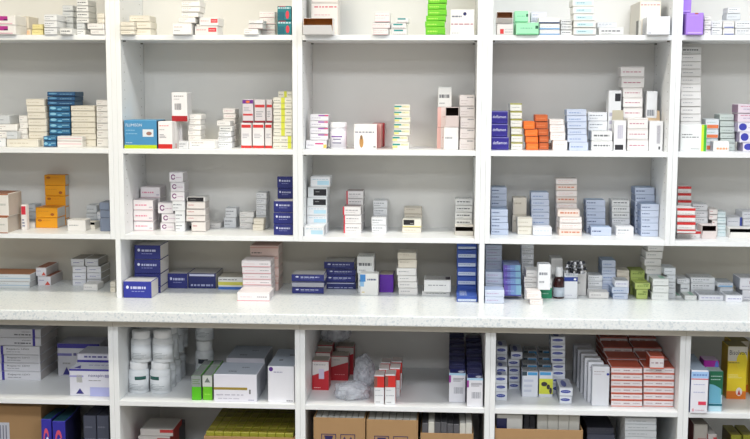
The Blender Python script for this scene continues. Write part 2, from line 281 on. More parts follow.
style('wrd', 'white box with red corner print', b='#e2e0e4', s='#c4bfbf', t='#a8644c', d=[('F', .55, .1, .98, .5, '#cf5548', 'tri'), ('F', .1, .55, .5, .66, '#7a6aa0', 'txt')])
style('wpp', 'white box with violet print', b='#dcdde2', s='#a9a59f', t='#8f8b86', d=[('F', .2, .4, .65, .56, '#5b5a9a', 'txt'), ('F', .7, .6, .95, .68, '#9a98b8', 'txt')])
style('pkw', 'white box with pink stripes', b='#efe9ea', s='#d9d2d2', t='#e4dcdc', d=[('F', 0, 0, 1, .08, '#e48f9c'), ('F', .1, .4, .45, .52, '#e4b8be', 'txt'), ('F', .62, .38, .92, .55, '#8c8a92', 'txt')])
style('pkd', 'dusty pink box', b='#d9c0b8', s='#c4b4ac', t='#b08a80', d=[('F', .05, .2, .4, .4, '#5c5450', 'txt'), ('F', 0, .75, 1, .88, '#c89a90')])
style('bgrad', 'white box with blue left corner', b='#ebebe8', d=[('F', .0, .62, .3, .95, '#3f86c8'), ('F', .0, .4, .22, .62, '#8fbce0'), ('F', .4, .66, .9, .78, '#3a4468', 'txt'), ('F', .1, .1, .25, .18, '#d8c070', 'txt')])
style('vio', 'violet box', b='#5c1f9e', t='#b9aea2', s='#8a8098', d=[('F', .04, .04, .96, .07, '#7a42b8')])
style('pho', 'white box with dark photo patch', b='#dfe0df', t='#a4a29e', d=[('F', .15, .5, .85, .62, '#777a80', 'txt'), ('T', .8, .1, .98, .7, '#3a3038'), ('T', .1, .3, .6, .4, '#777', 'txt')])
style('bws', 'blue box with white label strip', b='#3253a8', t='#3a5cb4', s='#22398a', d=[('F', .06, .12, .94, .5, '#c5d0e0'), ('F', .1, .28, .7, .36, '#7c90b8', 'txt'), ('T', .15, .1, .5, .8, '#dfe6f0', 'bar')])
style('vgr', 'violet to blue shaded box', b='#6a70b4', t='#8a97bc', s='#565aa0', d=[('F', 0, 0, .22, 1, '#6450a8'), ('F', .4, 0, .7, 1, '#6c8cbc'), ('F', .7, 0, 1, 1, '#7ca8c0'), ('F', .1, .4, .6, .52, '#b0b8e8', 'txt'), ('F', 0, 0, 1, .1, '#3a3a8c')])
style('grn', 'white box with green lower half', b='#e6e8e6', d=[('F', 0, 0, 1, .55, '#1f9468'), ('F', .1, .7, .9, .8, '#8aa098', 'txt'), ('F', .2, .2, .7, .3, '#8fd0b4', 'txt')])
style('bbd', 'white box with navy band', b='#eceef2', s='#dfe2e8', d=[('F', 0, .66, 1, .82, '#233f92'), ('F', .7, .7, .9, .78, '#fff', 'dot'), ('F', .1, .88, .8, .93, '#9ab', 'txt'), ('F', .1, .1, .6, .14, '#aab', 'txt')])
style('yg', 'yellow green box', b='#b6c672', t='#a3b25a', s='#87964c', d=[('F', .15, .4, .85, .62, '#5e7a22', 'txt'), ('F', .55, .65, .9, .85, '#44601a', 'bar'), ('T', .2, .2, .8, .5, '#c3d070', 'txt')])
style('gct', 'white box with green corner on top', b='#e6e9e6', t='#cdd2cc', s='#b0b4b0', d=[('F', .1, .5, .7, .6, '#a8b0ac', 'txt'), ('T', .5, .1, .8, .9, '#8ab6a0')])
style('drp', 'white box with dark red patch', b='#dedee4', t='#b4b4b8', s='#a4a8b4', d=[('F', .45, .5, .95, .75, '#9c2038'), ('F', .1, .25, .6, .33, '#9a9ab0', 'txt')])
style('skb', 'white box with blue underline', b='#d5d9de', t='#a8adb2', d=[('F', .05, .15, .95, .4, '#7ab4e0'), ('F', .1, .6, .8, .7, '#8a90a0', 'txt')])
style('lp', 'long white box with violet print', b='#dfe1e8', t='#b5b9be', d=[('F', .1, .4, .9, .6, '#8c88b8', 'txt'), ('T', .1, .3, .9, .45, '#8a8e94', 'txt')])
V = '#3b3494'
style('reg', 'white box with violet left bar', b='#d9d9de', s='#b9b4b2', d=[('F', .41, 0, .45, 1, V), ('F', .5, .52, .84, .74, '#4a4a52', '=Regeprin LDO'), ('F', .5, .25, .7, .36, '#7a7a82', 'txt')])
style('regr', 'white box with violet right bar', b='#cfcfd4', s='#b4aeac', d=[('F', .87, 0, .91, 1, V), ('F', .58, .2, .84, .44, '#4a4a52', 'txt'), ('F', .7, .6, .84, .7, '#7a7a82', 'txt')])
style('nex', 'white box with violet top band', b='#e2e2ec', s='#cfcfd8', t='#d6d8e2', d=[('F', 0, .93, 1, 1, V), ('F', 0, .7, .33, .76, '#a8a4d8'), ('F', .45, .68, .8, .82, '#3a3680', '=nexapin'), ('F', .83, .69, 1, .8, '#3a3680', 'bar'), ('F', .17, .5, .3, .78, '#a8a894', 'bar'), ('F', .45, .56, .75, .6, '#888', 'txt'), ('F', .15, .08, .33, .28, '#33307e', 'tri'), ('F', .48, .0, 1, .33, '#b4b8e6'), ('T', .1, .1, .25, .5, V, 'tri'), ('T', .35, .5, .9, .6, '#8a88b0', 'txt')])
style('nex2', 'white box with violet band and triangle', b='#cfcfd6', s='#b4b4be', t='#bcbcc8', d=[('F', 0, .86, 1, 1, V), ('F', 0, .62, .34, .7, '#7a78b8'), ('F', .38, .6, .65, .74, '#44417e', 'txt'), ('F', .12, .35, .3, .43, '#9a9a9a', 'txt'), ('F', .12, .04, .3, .28, '#33307e', 'tri')])
style('nex3', 'white violet banded box lying flat', b='#dcdce6', t='#cfd1de', d=[('F', 0, .0, 1, .3, V), ('F', .2, .5, .85, .8, '#3a3680', 'txt')])
style('ggr', 'small box grey above green', b='#55b818', t='#8b908e', s='#7d8381', d=[('F', 0, .55, 1, 1, '#8f9694'), ('F', .1, .66, .9, .9, '#6f7674', 'lines')])
style('wgr', 'small box white above green', b='#6ec424', t='#9a9f9d', s='#8f9593', d=[('F', 0, .55, 1, 1, '#d3d6d0'), ('F', .2, .72, .8, .92, '#6f7c74', 'tri'), ('F', .2, .2, .8, .28, '#a0e05a', 'txt')])
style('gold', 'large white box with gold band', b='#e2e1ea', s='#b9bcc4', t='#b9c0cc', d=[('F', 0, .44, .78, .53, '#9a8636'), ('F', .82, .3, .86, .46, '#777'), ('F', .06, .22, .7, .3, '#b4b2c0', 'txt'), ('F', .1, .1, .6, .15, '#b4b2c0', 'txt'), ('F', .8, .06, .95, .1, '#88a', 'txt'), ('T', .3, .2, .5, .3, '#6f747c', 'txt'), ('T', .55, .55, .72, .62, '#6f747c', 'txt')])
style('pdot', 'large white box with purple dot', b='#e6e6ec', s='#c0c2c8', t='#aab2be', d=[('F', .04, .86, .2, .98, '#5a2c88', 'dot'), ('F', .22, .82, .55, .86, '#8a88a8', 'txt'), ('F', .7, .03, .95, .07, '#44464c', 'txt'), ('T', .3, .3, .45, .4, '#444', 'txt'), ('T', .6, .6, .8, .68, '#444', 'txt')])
style('rdi', 'red and white box', b='#ddd8d6', s='#b02830', t='#b8b0a4', d=[('F', 0, 0, 1, .68, '#c01f2c', 'diag'), ('F', .4, .38, .72, .72, '#cfc4dc'), ('F', .1, .84, .8, .88, '#8a8a8a', 'txt'), ('F', .0, .97, 1, 1, '#a02028'), ('F', .1, .06, .5, .1, '#f0b0b0', 'txt')])
style('rdi2', 'red box with white slanted top', b='#d5cfc8', s='#a0222c', t='#b0a79a', d=[('F', 0, 0, 1, .75, '#bb1f2c', 'diag'), ('F', .1, .82, .5, .86, '#8a8a8a', 'txt'), ('F', .0, .97, 1, 1, '#a02028'), ('F', .2, .22, .8, .27, '#e87a80', 'txt')])
style('rw', 'slim white box with red top', b='#e6e8ea', s='#cf3a34', t='#cdbfba', d=[('F', 0, .58, 1, .96, '#d8302a'), ('F', 0, .6, .3, .94, '#8a5a50'), ('F', .1, .28, .9, .33, '#a8acb4', 'txt'), ('F', .1, .46, .6, .5, '#a8acb4', 'txt'), ('F', .15, .06, .6, .1, '#888', 'txt')])
style('nvt', 'white box with navy top and oval', b='#e6e6ec', s='#20204c', t='#232a70', d=[('F', 0, .93, 1, 1, '#a8d0e8'), ('F', 0, .68, .12, .92, '#9a3a96'), ('F', .25, .72, .95, .86, '#77757f', 'lines'), ('F', .3, .3, .85, .52, '#8a8c94', 'bar'), ('T', .55, .15, .92, .6, '#dfe4f0', 'dot')])
style('nvd', 'dark navy box with pale lettering', b='#1d1f48', s='#17173a', t='#1e2250', d=[('F', .1, .85, .8, .9, '#6a6e98', 'txt'), ('T', .2, .3, .85, .5, '#7478a0', 'txt')])
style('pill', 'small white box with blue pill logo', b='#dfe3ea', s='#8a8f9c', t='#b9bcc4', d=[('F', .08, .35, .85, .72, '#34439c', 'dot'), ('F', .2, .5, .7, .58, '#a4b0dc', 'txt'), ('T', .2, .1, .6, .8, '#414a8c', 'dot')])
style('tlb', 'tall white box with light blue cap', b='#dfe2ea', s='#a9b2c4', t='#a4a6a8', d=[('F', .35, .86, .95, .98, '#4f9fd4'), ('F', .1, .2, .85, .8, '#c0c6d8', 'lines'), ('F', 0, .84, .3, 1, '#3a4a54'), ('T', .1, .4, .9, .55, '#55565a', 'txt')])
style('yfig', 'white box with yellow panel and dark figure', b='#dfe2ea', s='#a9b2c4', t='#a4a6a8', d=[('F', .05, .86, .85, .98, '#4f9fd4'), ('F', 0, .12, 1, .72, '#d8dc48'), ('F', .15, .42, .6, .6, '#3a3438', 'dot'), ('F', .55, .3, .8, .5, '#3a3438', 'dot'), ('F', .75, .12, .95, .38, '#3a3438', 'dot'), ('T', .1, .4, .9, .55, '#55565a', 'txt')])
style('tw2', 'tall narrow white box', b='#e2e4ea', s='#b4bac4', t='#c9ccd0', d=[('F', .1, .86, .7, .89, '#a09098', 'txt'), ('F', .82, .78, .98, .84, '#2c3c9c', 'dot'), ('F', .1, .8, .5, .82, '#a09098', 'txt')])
style('orr', 'flat white box with orange red edges', b='#e9e3e4', s='#a8442c', t='#b5563e', d=[('F', 0, .84, 1, 1, '#dc6a50'), ('F', 0, 0, 1, .1, '#dc6a50'), ('F', .08, .4, .3, .56, '#b09aa0', 'txt'), ('F', .4, .36, .6, .6, '#a07a80', 'txt'), ('F', .7, .4, .92, .56, '#b09aa0', 'txt')])
style('lbx', 'white and light blue tall box', b='#e9e9f0', s='#6a78a8', t='#b4c4d8', d=[('F', 0, .82, 1, .97, '#a4c8f0'), ('F', .1, .86, .9, .93, '#4f78c0', 'txt'), ('F', 0, .79, 1, .81, '#cf4a5a'), ('F', .15, .66, .8, .69, '#9aa0c8', 'txt'), ('F', .15, .48, .8, .51, '#9aa0c8', 'txt'), ('F', .45, .2, .9, .28, '#e0405c'), ('F', .1, .05, .22, .11, '#e0607a', 'ring'), ('F', .3, .07, .8, .09, '#c08a98', 'txt'), ])
style('gar', 'green box with light blue arc', b='#b9dce8', s='#c3cdd4', t='#a4b4b0', d=[('F', 0, .42, 1, 1, '#1c6a4a'), ('F', 0, .2, .9, .68, '#6fb4cc', 'arc'), ('F', .1, .86, .9, .89, '#cfe8dc', 'txt'), ('F', .1, .78, .8, .81, '#cfe8dc', 'txt'), ('F', 0, .14, 1, .19, '#1c6a7a')])
style('magb', 'magenta box with blue corner', b='#a8249c', s='#701a6a', t='#c9b4cc', d=[('F', .7, .4, 1, 1, '#5a78d0', 'dot')])
style('bis', 'yellow box with orange base', b='#f0d428', s='#c8a41c', t='#8a7a3a', d=[('F', 0, .72, 1, 1, '#d6d2c4'), ('F', .45, .55, 1, .9, '#eed82a', 'dot'), ('F', .08, .84, .95, .93, '#3a3c44', '=Bisolvon'), ('F', .05, .68, .6, .7, '#555', 'txt'), ('F', .05, .4, .8, .48, '#f4eaa0', 'lines'), ('F', 0, 0, 1, .15, '#e07a22'), ('F', .48, .06, .8, .22, '#f2e6e0', 'dot'), ('F', .55, .08, .73, .18, '#c83c3c', 'tri')])
style('dvi', 'violet box with red ring', b='#2f2c9c', s='#20204a', t='#1f4a58', d=[('F', .2, .5, .75, .86, '#d0506a', 'ring'), ('F', .45, .62, .7, .72, '#e4e4f0', 'dot'), ('F', .1, .3, .9, .4, '#b8b8e8', 'txt')])
style('dgb', 'dark grey blue box', b='#4a4e5e', s='#2c2e38', t='#3c3f4c', d=[('F', .1, .6, .9, .66, '#7a7e8e', 'txt'), ('F', .1, .8, .7, .84, '#7a7e8e', 'txt')])
style('slt', 'slate grey box', b='#78849a', s='#5c6678', t='#6a7486')
style('gyc', 'yellow green small box', b='#8a8a24', t='#7f7626', s='#5a5218', d=[('T', .2, .3, .8, .5, '#4f4a14', 'txt'), ('F', .1, .4, .9, .6, '#b0b040')])
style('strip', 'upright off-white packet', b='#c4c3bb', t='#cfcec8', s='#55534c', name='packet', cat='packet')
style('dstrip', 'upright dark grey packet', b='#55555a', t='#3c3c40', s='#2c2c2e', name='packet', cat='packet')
style('rwh', 'greyish white box with red end', b='#b9b4b0', t='#a8a6a2', s='#a8302c', d=[('F', .6, .5, 1, .95, '#b03030')])
style('dkw', 'white box with navy end', b='#cfcfca', t='#c0c0ba', s='#1c2048', d=[('F', 0, .1, .4, .95, '#1c2048')])
style('rdk', 'grey box with red label', b='#a8a49c', s='#6a2a28', t='#8a847a', d=[('F', .3, .2, .9, .8, '#b02830'), ('F', .4, .6, .8, .75, '#d8a0a0')])

CART = []
def carton(st, w, d, h, loc, rz, bevel=.0019):
    s = ST[st]; mb = MB()
    mb.box(-w/2, 0, 0, w/2, d, h, mat(s['b']))
    me_bev = min(bevel, h*.1, w*.1)
    b = bmesh.new()
    vs = [b.verts.new(v) for v in mb.v]
    for f in mb.f: b.faces.new([vs[i] for i in f])
    bmesh.ops.recalc_face_normals(b, faces=b.faces)
    bmesh.ops.bevel(b, geom=list(b.edges), offset=me_bev, segments=1, affect='EDGES')
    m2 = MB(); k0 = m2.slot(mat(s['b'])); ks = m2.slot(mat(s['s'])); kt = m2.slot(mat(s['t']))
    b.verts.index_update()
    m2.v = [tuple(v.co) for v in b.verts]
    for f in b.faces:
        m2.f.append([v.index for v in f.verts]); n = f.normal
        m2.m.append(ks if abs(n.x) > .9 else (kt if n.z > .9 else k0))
    b.free()
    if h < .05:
        q_ = .0007/h; decal(m2, w, d, h, ('F', .02, .955-q_, .98, .955, mixhex(s['b'], '#77736f', .38)), 0)  # flap seam line, darkened to paint in the shade between stacked boxes
    for i, dc in enumerate(s['d']): decal(m2, w, d, h, dc, i, s['t'] if dc[0] == 'T' else s['b'])
    me = bpy.data.meshes.new(s['name']); me.from_pydata(m2.v, [], m2.f)
    for m in m2.mats: me.materials.append(m)
    me.polygons.foreach_set('material_index', m2.m); me.update()
    o = bpy.data.objects.new(s['name'], me); COL.objects.link(o); o.location = loc; o.rotation_euler.z = rz
    CART.append(o); return o
def open_carton(outer, inner, w, d, h, loc, rz, mode='front', flapang=35, decs=()):
    """hollow carton, open at the front (or top) with its lid flap folded out"""
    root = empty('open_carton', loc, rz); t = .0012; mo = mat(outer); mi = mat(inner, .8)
    mb = MB()
    mb.box(-w/2, 0, 0, w/2, d, t, mo); mb.box(-w/2, 0, t, -w/2+t, d, h, mo); mb.box(w/2-t, 0, t, w/2, d, h, mo); mb.box(-w/2+t, d-t, t, w/2-t, d, h, mo)
    if mode == 'front': mb.box(-w/2+t, 0, h-t, w/2-t, d-t, h, mo)
    else: mb.box(-w/2+t, 0, t, w/2-t, t, h, mo)
    # inner lining of raw board
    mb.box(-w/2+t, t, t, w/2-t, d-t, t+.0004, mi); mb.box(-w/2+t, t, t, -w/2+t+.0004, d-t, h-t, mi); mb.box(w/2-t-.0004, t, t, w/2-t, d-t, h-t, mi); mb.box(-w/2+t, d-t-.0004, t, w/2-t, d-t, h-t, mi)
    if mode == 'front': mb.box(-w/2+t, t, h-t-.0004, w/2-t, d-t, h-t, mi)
    for i, dc in enumerate(decs): decal(mb, w, d, h, dc, i)
    mb.build('carton_body', root)
    a = math.radians(flapang); L = min(h*.6, .045) if mode == 'front' else min(d*.75, .04)
    fb = MB(); ca, sa = math.cos(a), math.sin(a)
    if mode == 'front':     # flap hinged on the bottom front edge, hanging out
        p = [(-w/2, -.0004, t), (w/2, -.0004, t), (w/2*.94, -L*ca, t+L*sa), (-w/2*.94, -L*ca, t+L*sa)]; nrm = Vector((0, -sa, -ca))
    else:                   # lid rising from the back top edge
        p = [(-w/2*.97, d-.0004, h), (w/2*.97, d-.0004, h), (w/2*.9, d+L*ca*.3, h+L*sa), (-w/2*.9, d+L*ca*.3, h+L*sa)]; nrm = Vector((0, 1, -.3)).normalized()
    q = [tuple(Vector(v)+nrm*.0008) for v in p]
    o = len(fb.v); k = fb.slot(mo); k2 = fb.slot(mi); fb.v += p+q
    fb.f += [[0,1,2,3],[7,6,5,4],[0,4,5,1],[1,5,6,2],[2,6,7,3],[3,7,4,0]]; fb.m += [k2 if mode != 'front' else k, k, k, k, k, k]
    fb.build('flap', root)
    return root

# ------------------------------------------------------------------ shelving geometry
P = .66
UZ = [1.6874, 1.2828, .9702]          # shelf tops, upper cabinets
CT = .735; LZ = .4022; BZ = .09
TH = .018
UP_BACK = .303; LO_F = -.1804; LO_B = .365; XL0 = .0282
def ulim(x):      # bay limits of an upper cabinet
    k = math.floor(x/P); hw = lambda j: .027 if j % 2 == 0 else .018
    return k*P+hw(k), (k+1)*P-hw(k+1), k
def llim(x):
    k = math.floor((x-XL0)/P); return XL0+k*P+.018, XL0+(k+1)*P-.018, k
BAYS = ['first bay', 'second bay', 'middle bay', 'fourth bay', 'last bay']
ROWN = ['top shelf', 'second shelf', 'third shelf', 'counter', 'lower shelf', 'bottom shelf']
ROWZ = UZ + [CT, LZ, BZ]
placed = []      # (x0,x1,y0,y1,z0,z1)
LABELS = []; WARN = []
def hit(b, tol=.0006):
    for p in placed:
        if b[0] < p[1]-tol and b[1] > p[0]+tol and b[2] < p[3]-tol and b[3] > p[2]+tol and b[4] < p[5]-tol and b[5] > p[4]+tol: return p
    return None
def ordn(i, n):
    if n == 1: return ''
    if n == 2: return 'lower of two' if i == 0 else 'upper of two'
    t = n-1-i; W_ = ['', 'second', 'third', 'fourth', 'fifth', 'sixth', 'seventh']
    if t == 0: return 'topmost'
    if i == 0: return 'bottommost'
    if t <= i: return W_[t] + ' from top'
    return W_[i] + ' from bottom'
def short(s):
    n = lambda: len(s.split()) > 16
    for a, b in ((' from bottom', ' up'), (' from top', ' down'), ('lower of two', 'lower'), ('upper of two', 'upper'), ('flat white box with orange red edges', 'white box with orange edges'), ('light blue box with navy name', 'light blue box'),
                 ('small white box', 'small box'), (' front left ', ' front '), ('white box with', 'box with'), (' pile,', ','), ('pill logo', 'logo')):
        if n(): s = s.replace(a, b, 1)
    return s
def label_for(look, i, n, where, bay, row):
    parts = [look, ordn(i, n), where]; s = ', '.join(p for p in parts if p)
    s += ', ' + bay + ' ' + ROWN[row]; s = short(s); LABELS.append(s); return s
def setup(row, levels, Y, D, base):
    z = ROWZ[row]; out = []
    xm = (levels[0][0]+levels[0][1])/2
    if base is not None:
        z = onY(xm, base, Y).z
        X = onY(xm, base, Y).x; w = (levels[0][1]-levels[0][0])*.0018
        best = None
        for p in placed:
            if p[0] < X+w*.8 and p[1] > X-w*.8 and p[2] < Y+D*.8 and p[3] > Y+D*.15 and abs(p[5]-z) < .045:
                if best is None or abs(p[5]-z) < abs(best-z): best = p[5]
        if best is not None: z = best
        else: WARN.append('no support %s' % (levels[0],))
    for lv in levels:
        x0, x1, yt = lv[:3]; xc = (x0+x1)/2
        A = onY(x0, yt, Y).x; B = onY(x1, yt, Y).x; top = onY(xc, yt, Y).z
        if row == 3: lo, hi, k = -.66, 2.64, math.floor((A+B)/2/P); lo = [-.65, .011, .011, 1.331, 1.331][max(0, min(4, k+1))]; hi = [-.011, 1.309, 1.309, 2.63, 2.63][max(0, min(4, k+1))]
        else: lo, hi, k = (ulim if row < 3 else llim)((A+B)/2)
        A = max(A, lo+.0015); B = min(B, hi-.0015)
        if top-z < .004: WARN.append('thin %s %s' % (row, lv)); top = z+.01
        out.append([A+.0004, B-.0004, Y, Y+D, z, top, k]); z = top
    return out
def S(row, where, Y, D, st, levels, base=None, rz=0, jit=.6, group=None):
    """a stack; Y = front distance in metres or 'b'+pixel row of its foot"""
    if isinstance(Y, str): Y = onZ((levels[0][0]+levels[0][1])/2, float(Y[1:]), ROWZ[row]).y
    ymax = UP_BACK if row < 3 else (LO_B if row > 3 else .37)
    if row == 1 and base is None: Y = .075+Y*.75
    elif row == 1: Y = .075+Y*.75
    D0 = D; Y0 = Y
    while base is None and len(levels) > 1 and onY(0.5*(levels[0][0]+levels[0][1]), levels[0][2], Y).z-ROWZ[row] < .45*(onY(400, levels[1][2], Y).z-onY(400, levels[0][2], Y).z): levels = levels[1:]
    for tr in range(60):
        bx = setup(row, levels, Y, min(D, ymax-.002-Y), base)
        for b in bx:
            for _ in range(4):
                c = hit(b)
                if c is None: break
                w0 = b[1]-b[0]; lft = c[1]-b[0]; rgt = b[1]-c[0]
                if lft <= rgt and lft < .22*w0+.003: b[0] = c[1]+.0002
                elif rgt < lft and rgt < .22*w0+.003: b[1] = c[0]-.0002
                else: break
        if Y > ymax-.02 or not any(hit(b) for b in bx): break
        Y += .005
    D = min(D, ymax-.002-Y)
    if any(hit(b) for b in bx): WARN.append('HIT %s %s %s by %s' % (row, where, levels[0], [levels[i] for i in range(len(bx)) if hit(bx[i])][:2]))
    if Y-Y0 > .03: WARN.append('moved %.3f %s %s' % (Y-Y0, row, where))
    n = len(levels); res = []
    for i, (b, lv) in enumerate(zip(bx, levels)):
        s = lv[3] if len(lv) > 3 else st
        A, B, y0, y1, z0, z1, k = b
        dj = random.uniform(0, .004) if n > 2 else 0
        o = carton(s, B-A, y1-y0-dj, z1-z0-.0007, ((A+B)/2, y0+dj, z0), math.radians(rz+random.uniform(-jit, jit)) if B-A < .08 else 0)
        placed.append(tuple(b[:6]))
        bay = BAYS[max(0, min(4, k+1))]
        tag(o, label_for(ST[s]['look'], i, n, where, bay, row), ST[s]['cat'])
        if n > 1 or group: o['group'] = group or ('boxes stacked ' + where + ', ' + bay + ' ' + ROWN[row])
        res.append(o)
    return res
def OC(row, where, Y, D, x0, x1, yt, outer, inner, look, base=None, mode='front', ang=35, decs=()):
    if isinstance(Y, str): Y = onZ((x0+x1)/2, float(Y[1:]), ROWZ[row]).y
    if row == 1: Y = .075+Y*.75
    for tr in range(40):
        b = setup(row, [(x0, x1, yt)], Y, D, base)[0]
        if not hit(b): break
        Y += .005
    else: WARN.append('HIT open %s' % where)
    A, B, y0, y1, z0, z1, k = b
    o = open_carton(outer, inner, B-A, D, z1-z0, ((A+B)/2, y0, z0), 0, mode, ang, decs)
    placed.append(tuple(b[:6]))
    bay = BAYS[max(0, min(4, k+1))]
    tag(o, label_for(look, 0, 1, where, bay, row), 'box')
    return o
def L(x0, x1, tops, dx=0):
    return [(x0+(dx*(i % 2)), x1+(dx*(i % 2)), t) for i, t in enumerate(tops)]
# ------------------------------------------------------------------ room
def structure(name, mb, bevel=0): o = mb.build(name, bevel=bevel); o['kind'] = 'structure'; return o
def plaster(h, key): return mat(h, .85, .03, .15, key=key)
XA, XB, YF, ZC = -2.2, 4.2, -6.2, 2.8
WB = .375
m = MB(); m.box(XA, YF, -.05, XB, WB+.1, 0, mat('#86817a', .4, .04, key='vinyl_floor')); structure('floor', m)
m = MB(); m.box(XA, YF, ZC, XB, WB+.1, ZC+.05, plaster('#eeede8', 'ceiling_paint')); structure('ceiling', m)
m = MB(); m.box(XA, WB, 0, XB, WB+.1, ZC, plaster('#d9d4c8', 'back_wall_paint')); structure('wall_back', m)
m = MB(); m.box(XA-.1, YF, 0, XA, WB+.1, ZC, plaster('#cfccc6', 'side_wall_paint')); structure('wall_left', m)
m = MB(); m.box(XB, YF, 0, XB+.1, WB+.1, ZC, plaster('#cfccc6', 'side_wall_paint')); structure('wall_right', m)
m = MB(); m.box(XA-.1, YF-.1, 0, XB+.1, YF, ZC, plaster('#cfccc6', 'side_wall_paint')); structure('wall_front', m)

ME = melamine(); BK = mat('#e2e1dc', .5, .02, .05, key='shelf_back_panel')
pinm = mat('#77756f', .35, .02, metal=.8)
def part(name, parent, b, m, bevel=.0012, loc=(0, 0, 0)):
    q = MB(); px, py, pz = parent.location
    q.box(b[0]-px, b[2]-py, b[4]-pz, b[1]-px, b[3]-py, b[5]-pz, m); return q.build(name, parent, bevel=bevel)
TOPZ = 2.16
UB = UZ[2]-TH            # underside of the upper cabinets
WHICH = ['leftmost', 'second from left', 'middle', 'second from right', 'rightmost']
for k in range(-1, 4):
    l = k*P+(.0092 if k % 2 == 0 else .0002); r = (k+1)*P-(.0092 if (k+1) % 2 == 0 else .0002)
    u = empty('wall_cabinet', ((l+r)/2, 0, UB))
    tag(u, 'open white wall cabinet of medicine boxes, %s of five above counter' % WHICH[k+1], 'cabinet', 'white wall cabinets above the counter')
    a = part('side_panel', u, (l, l+.0176, 0, .312, UB, TOPZ), ME); b = part('side_panel', u, (r-.0176, r, 0, .312, UB, TOPZ), ME)
    part('back_panel', u, (l+.0178, r-.0178, .3035, .3115, UB, TOPZ), BK)
    part('top_panel', u, (l+.0178, r-.0178, .001, .303, TOPZ-.018, TOPZ), ME)
    for i, z in enumerate(UZ):
        s = part('shelf', u, (l+.0178, r-.0178, .0005, .303, z-TH, z), ME)
        if i < 2:
            for (xx, sg) in ((l+.0178, 1), (r-.0178, -1)):
                for yy in (.035, .265):
                    q = MB(); x0, x1 = sorted((xx, xx+sg*.009)); q.box(x0-u.location.x, yy-.003, z-TH-.005-UB, x1-u.location.x, yy+.003, z-TH-UB, pinm); o = q.build('shelf_pin', s, bevel=.0008)
    for pn, xx, sg in ((a, l+.0176, 1), (b, r-.0176, -1)):       # rows of drilled pin holes
        q = MB()
        for yy in (.04, .26):
            for j in range(36):
                z = UB+.06+j*.032; x0, x1 = sorted((xx-u.location.x, xx-u.location.x+sg*.0003))
                if any(abs(z-(zz-TH/2)) < .014 for zz in UZ): continue
                q.box(x0, yy-.002, z-UB-.002, x1, yy+.002, z-UB+.002, mat('#a3a19c', .8))
        q.build('pin_holes', pn)
for k in (0, 2):
    x = k*P; q = MB(); q.box(-.009, 0, 0, .009, .372, TOPZ-CT, ME); o = q.build('support_panel', loc=(x, .0, CT), bevel=.0012)
    tag(o, {0: 'tall white upright board standing on the counter, left of the middle', 2: 'tall white upright board standing on the counter, right of the middle', 4: 'white upright board on the counter at the far right end'}[k], 'panel', 'upright boards standing on the counter')
    placed.append((x-.009, x+.009, 0, .372, CT, 2.2))
# counter
q = MB(); q.box(-1.4, -.24, -.036, 3.2, .3745, 0, counter_mat()); o = q.build('worktop', loc=(0, 0, CT), bevel=.004)
tag(o, 'long pale speckled laminate worktop running between the wall and base cabinets', 'counter')
CB = CT-.036
rail = mat('#cbc6bb', .5, .02)
for k in range(-1, 4):
    l = XL0+k*P+.0002; r = XL0+(k+1)*P-.0002
    u = empty('base_cabinet', ((l+r)/2, LO_F, 0))
    tag(u, 'open white base cabinet under the worktop, %s of five' % WHICH[k+1], 'cabinet', 'white base cabinets below the counter')
    part('side_panel', u, (l, l+.0176, LO_F, .372, .07, CB-.03), ME); part('side_panel', u, (r-.0176, r, LO_F, .372, .07, CB-.03), ME)
    part('top_rail', u, (l, r, LO_F-.002, LO_F+.018, CB-.0298, CB-.0002), rail)
    part('back_panel', u, (l+.0178, r-.0178, LO_B+.0005, LO_B+.007, .07, CB-.0005), BK)
    s = part('shelf', u, (l+.0178, r-.0178, LO_F+.0005, LO_B, LZ-TH, LZ), ME)
    part('bottom_panel', u, (l+.0178, r-.0178, LO_F+.0005, LO_B, .072, .09), ME)
    part('plinth', u, (l, r, LO_F+.05, LO_F+.066, .0, .0695), ME)

# ------------------------------------------------------------------ ceiling lamps
def emis(h, st, key):
    m_ = bpy.data.materials.new(key); m_.use_nodes = True; b = m_.node_tree.nodes['Principled BSDF']
    b.inputs['Base Color'].default_value = lin('#ffffff'); b.inputs['Emission Color'].default_value = lin(h); b.inputs['Emission Strength'].default_value = st; return m_
def lamp(x, y, w, d, power, hx, lab):
    t = empty('ceiling_light', (x, y, ZC)); tag(t, lab, 'ceiling light', 'ceiling light panels')
    q = MB()
    for b in ((-w/2-.02, -d/2-.02, w/2+.02, -d/2), (-w/2-.02, d/2, w/2+.02, d/2+.02), (-w/2-.02, -d/2, -w/2, d/2), (w/2, -d/2, w/2+.02, d/2)):
        q.box(b[0], b[1], -.05, b[2], b[3], -.0002, mat('#d8d8d8', .4, .02, key='lamp_frame'))
    q.build('frame', t)
    q = MB(); q.box(-w/2, -d/2, -.03, w/2, d/2, -.02, emis(hx, 3, 'lamp_diffuser')); q.build('diffuser', t)
    ld = bpy.data.lights.new('lamp', 'AREA'); ld.shape = 'RECTANGLE'; ld.size = w; ld.size_y = d; ld.energy = power; ld.color = lin(hx)[:3]
    lo = bpy.data.objects.new('lamp', ld); COL.objects.link(lo); lo.parent = t; lo.location = (0, 0, -.055)
lamp(.1, -.95, 1.2, .3, 25, '#fff3da', 'ceiling light panel nearest the shelves, over the left bays')
lamp(2.0, -.95, 1.2, .3, 30, '#f5f8fc', 'ceiling light panel nearest the shelves, over the right bays')
lamp(.1, -2.9, 1.2, .6, 46, '#f3f7fd', 'ceiling light panel in the middle of the room, left side')
lamp(2.2, -2.9, 1.2, .6, 46, '#f3f7fd', 'ceiling light panel in the middle of the room, right side')
lamp(1.1, -5.0, 1.2, .6, 60, '#eef4ff', 'ceiling light panel at the far end behind the viewer')
w = bpy.data.worlds.new('world'); sc.world = w; w.use_nodes = True
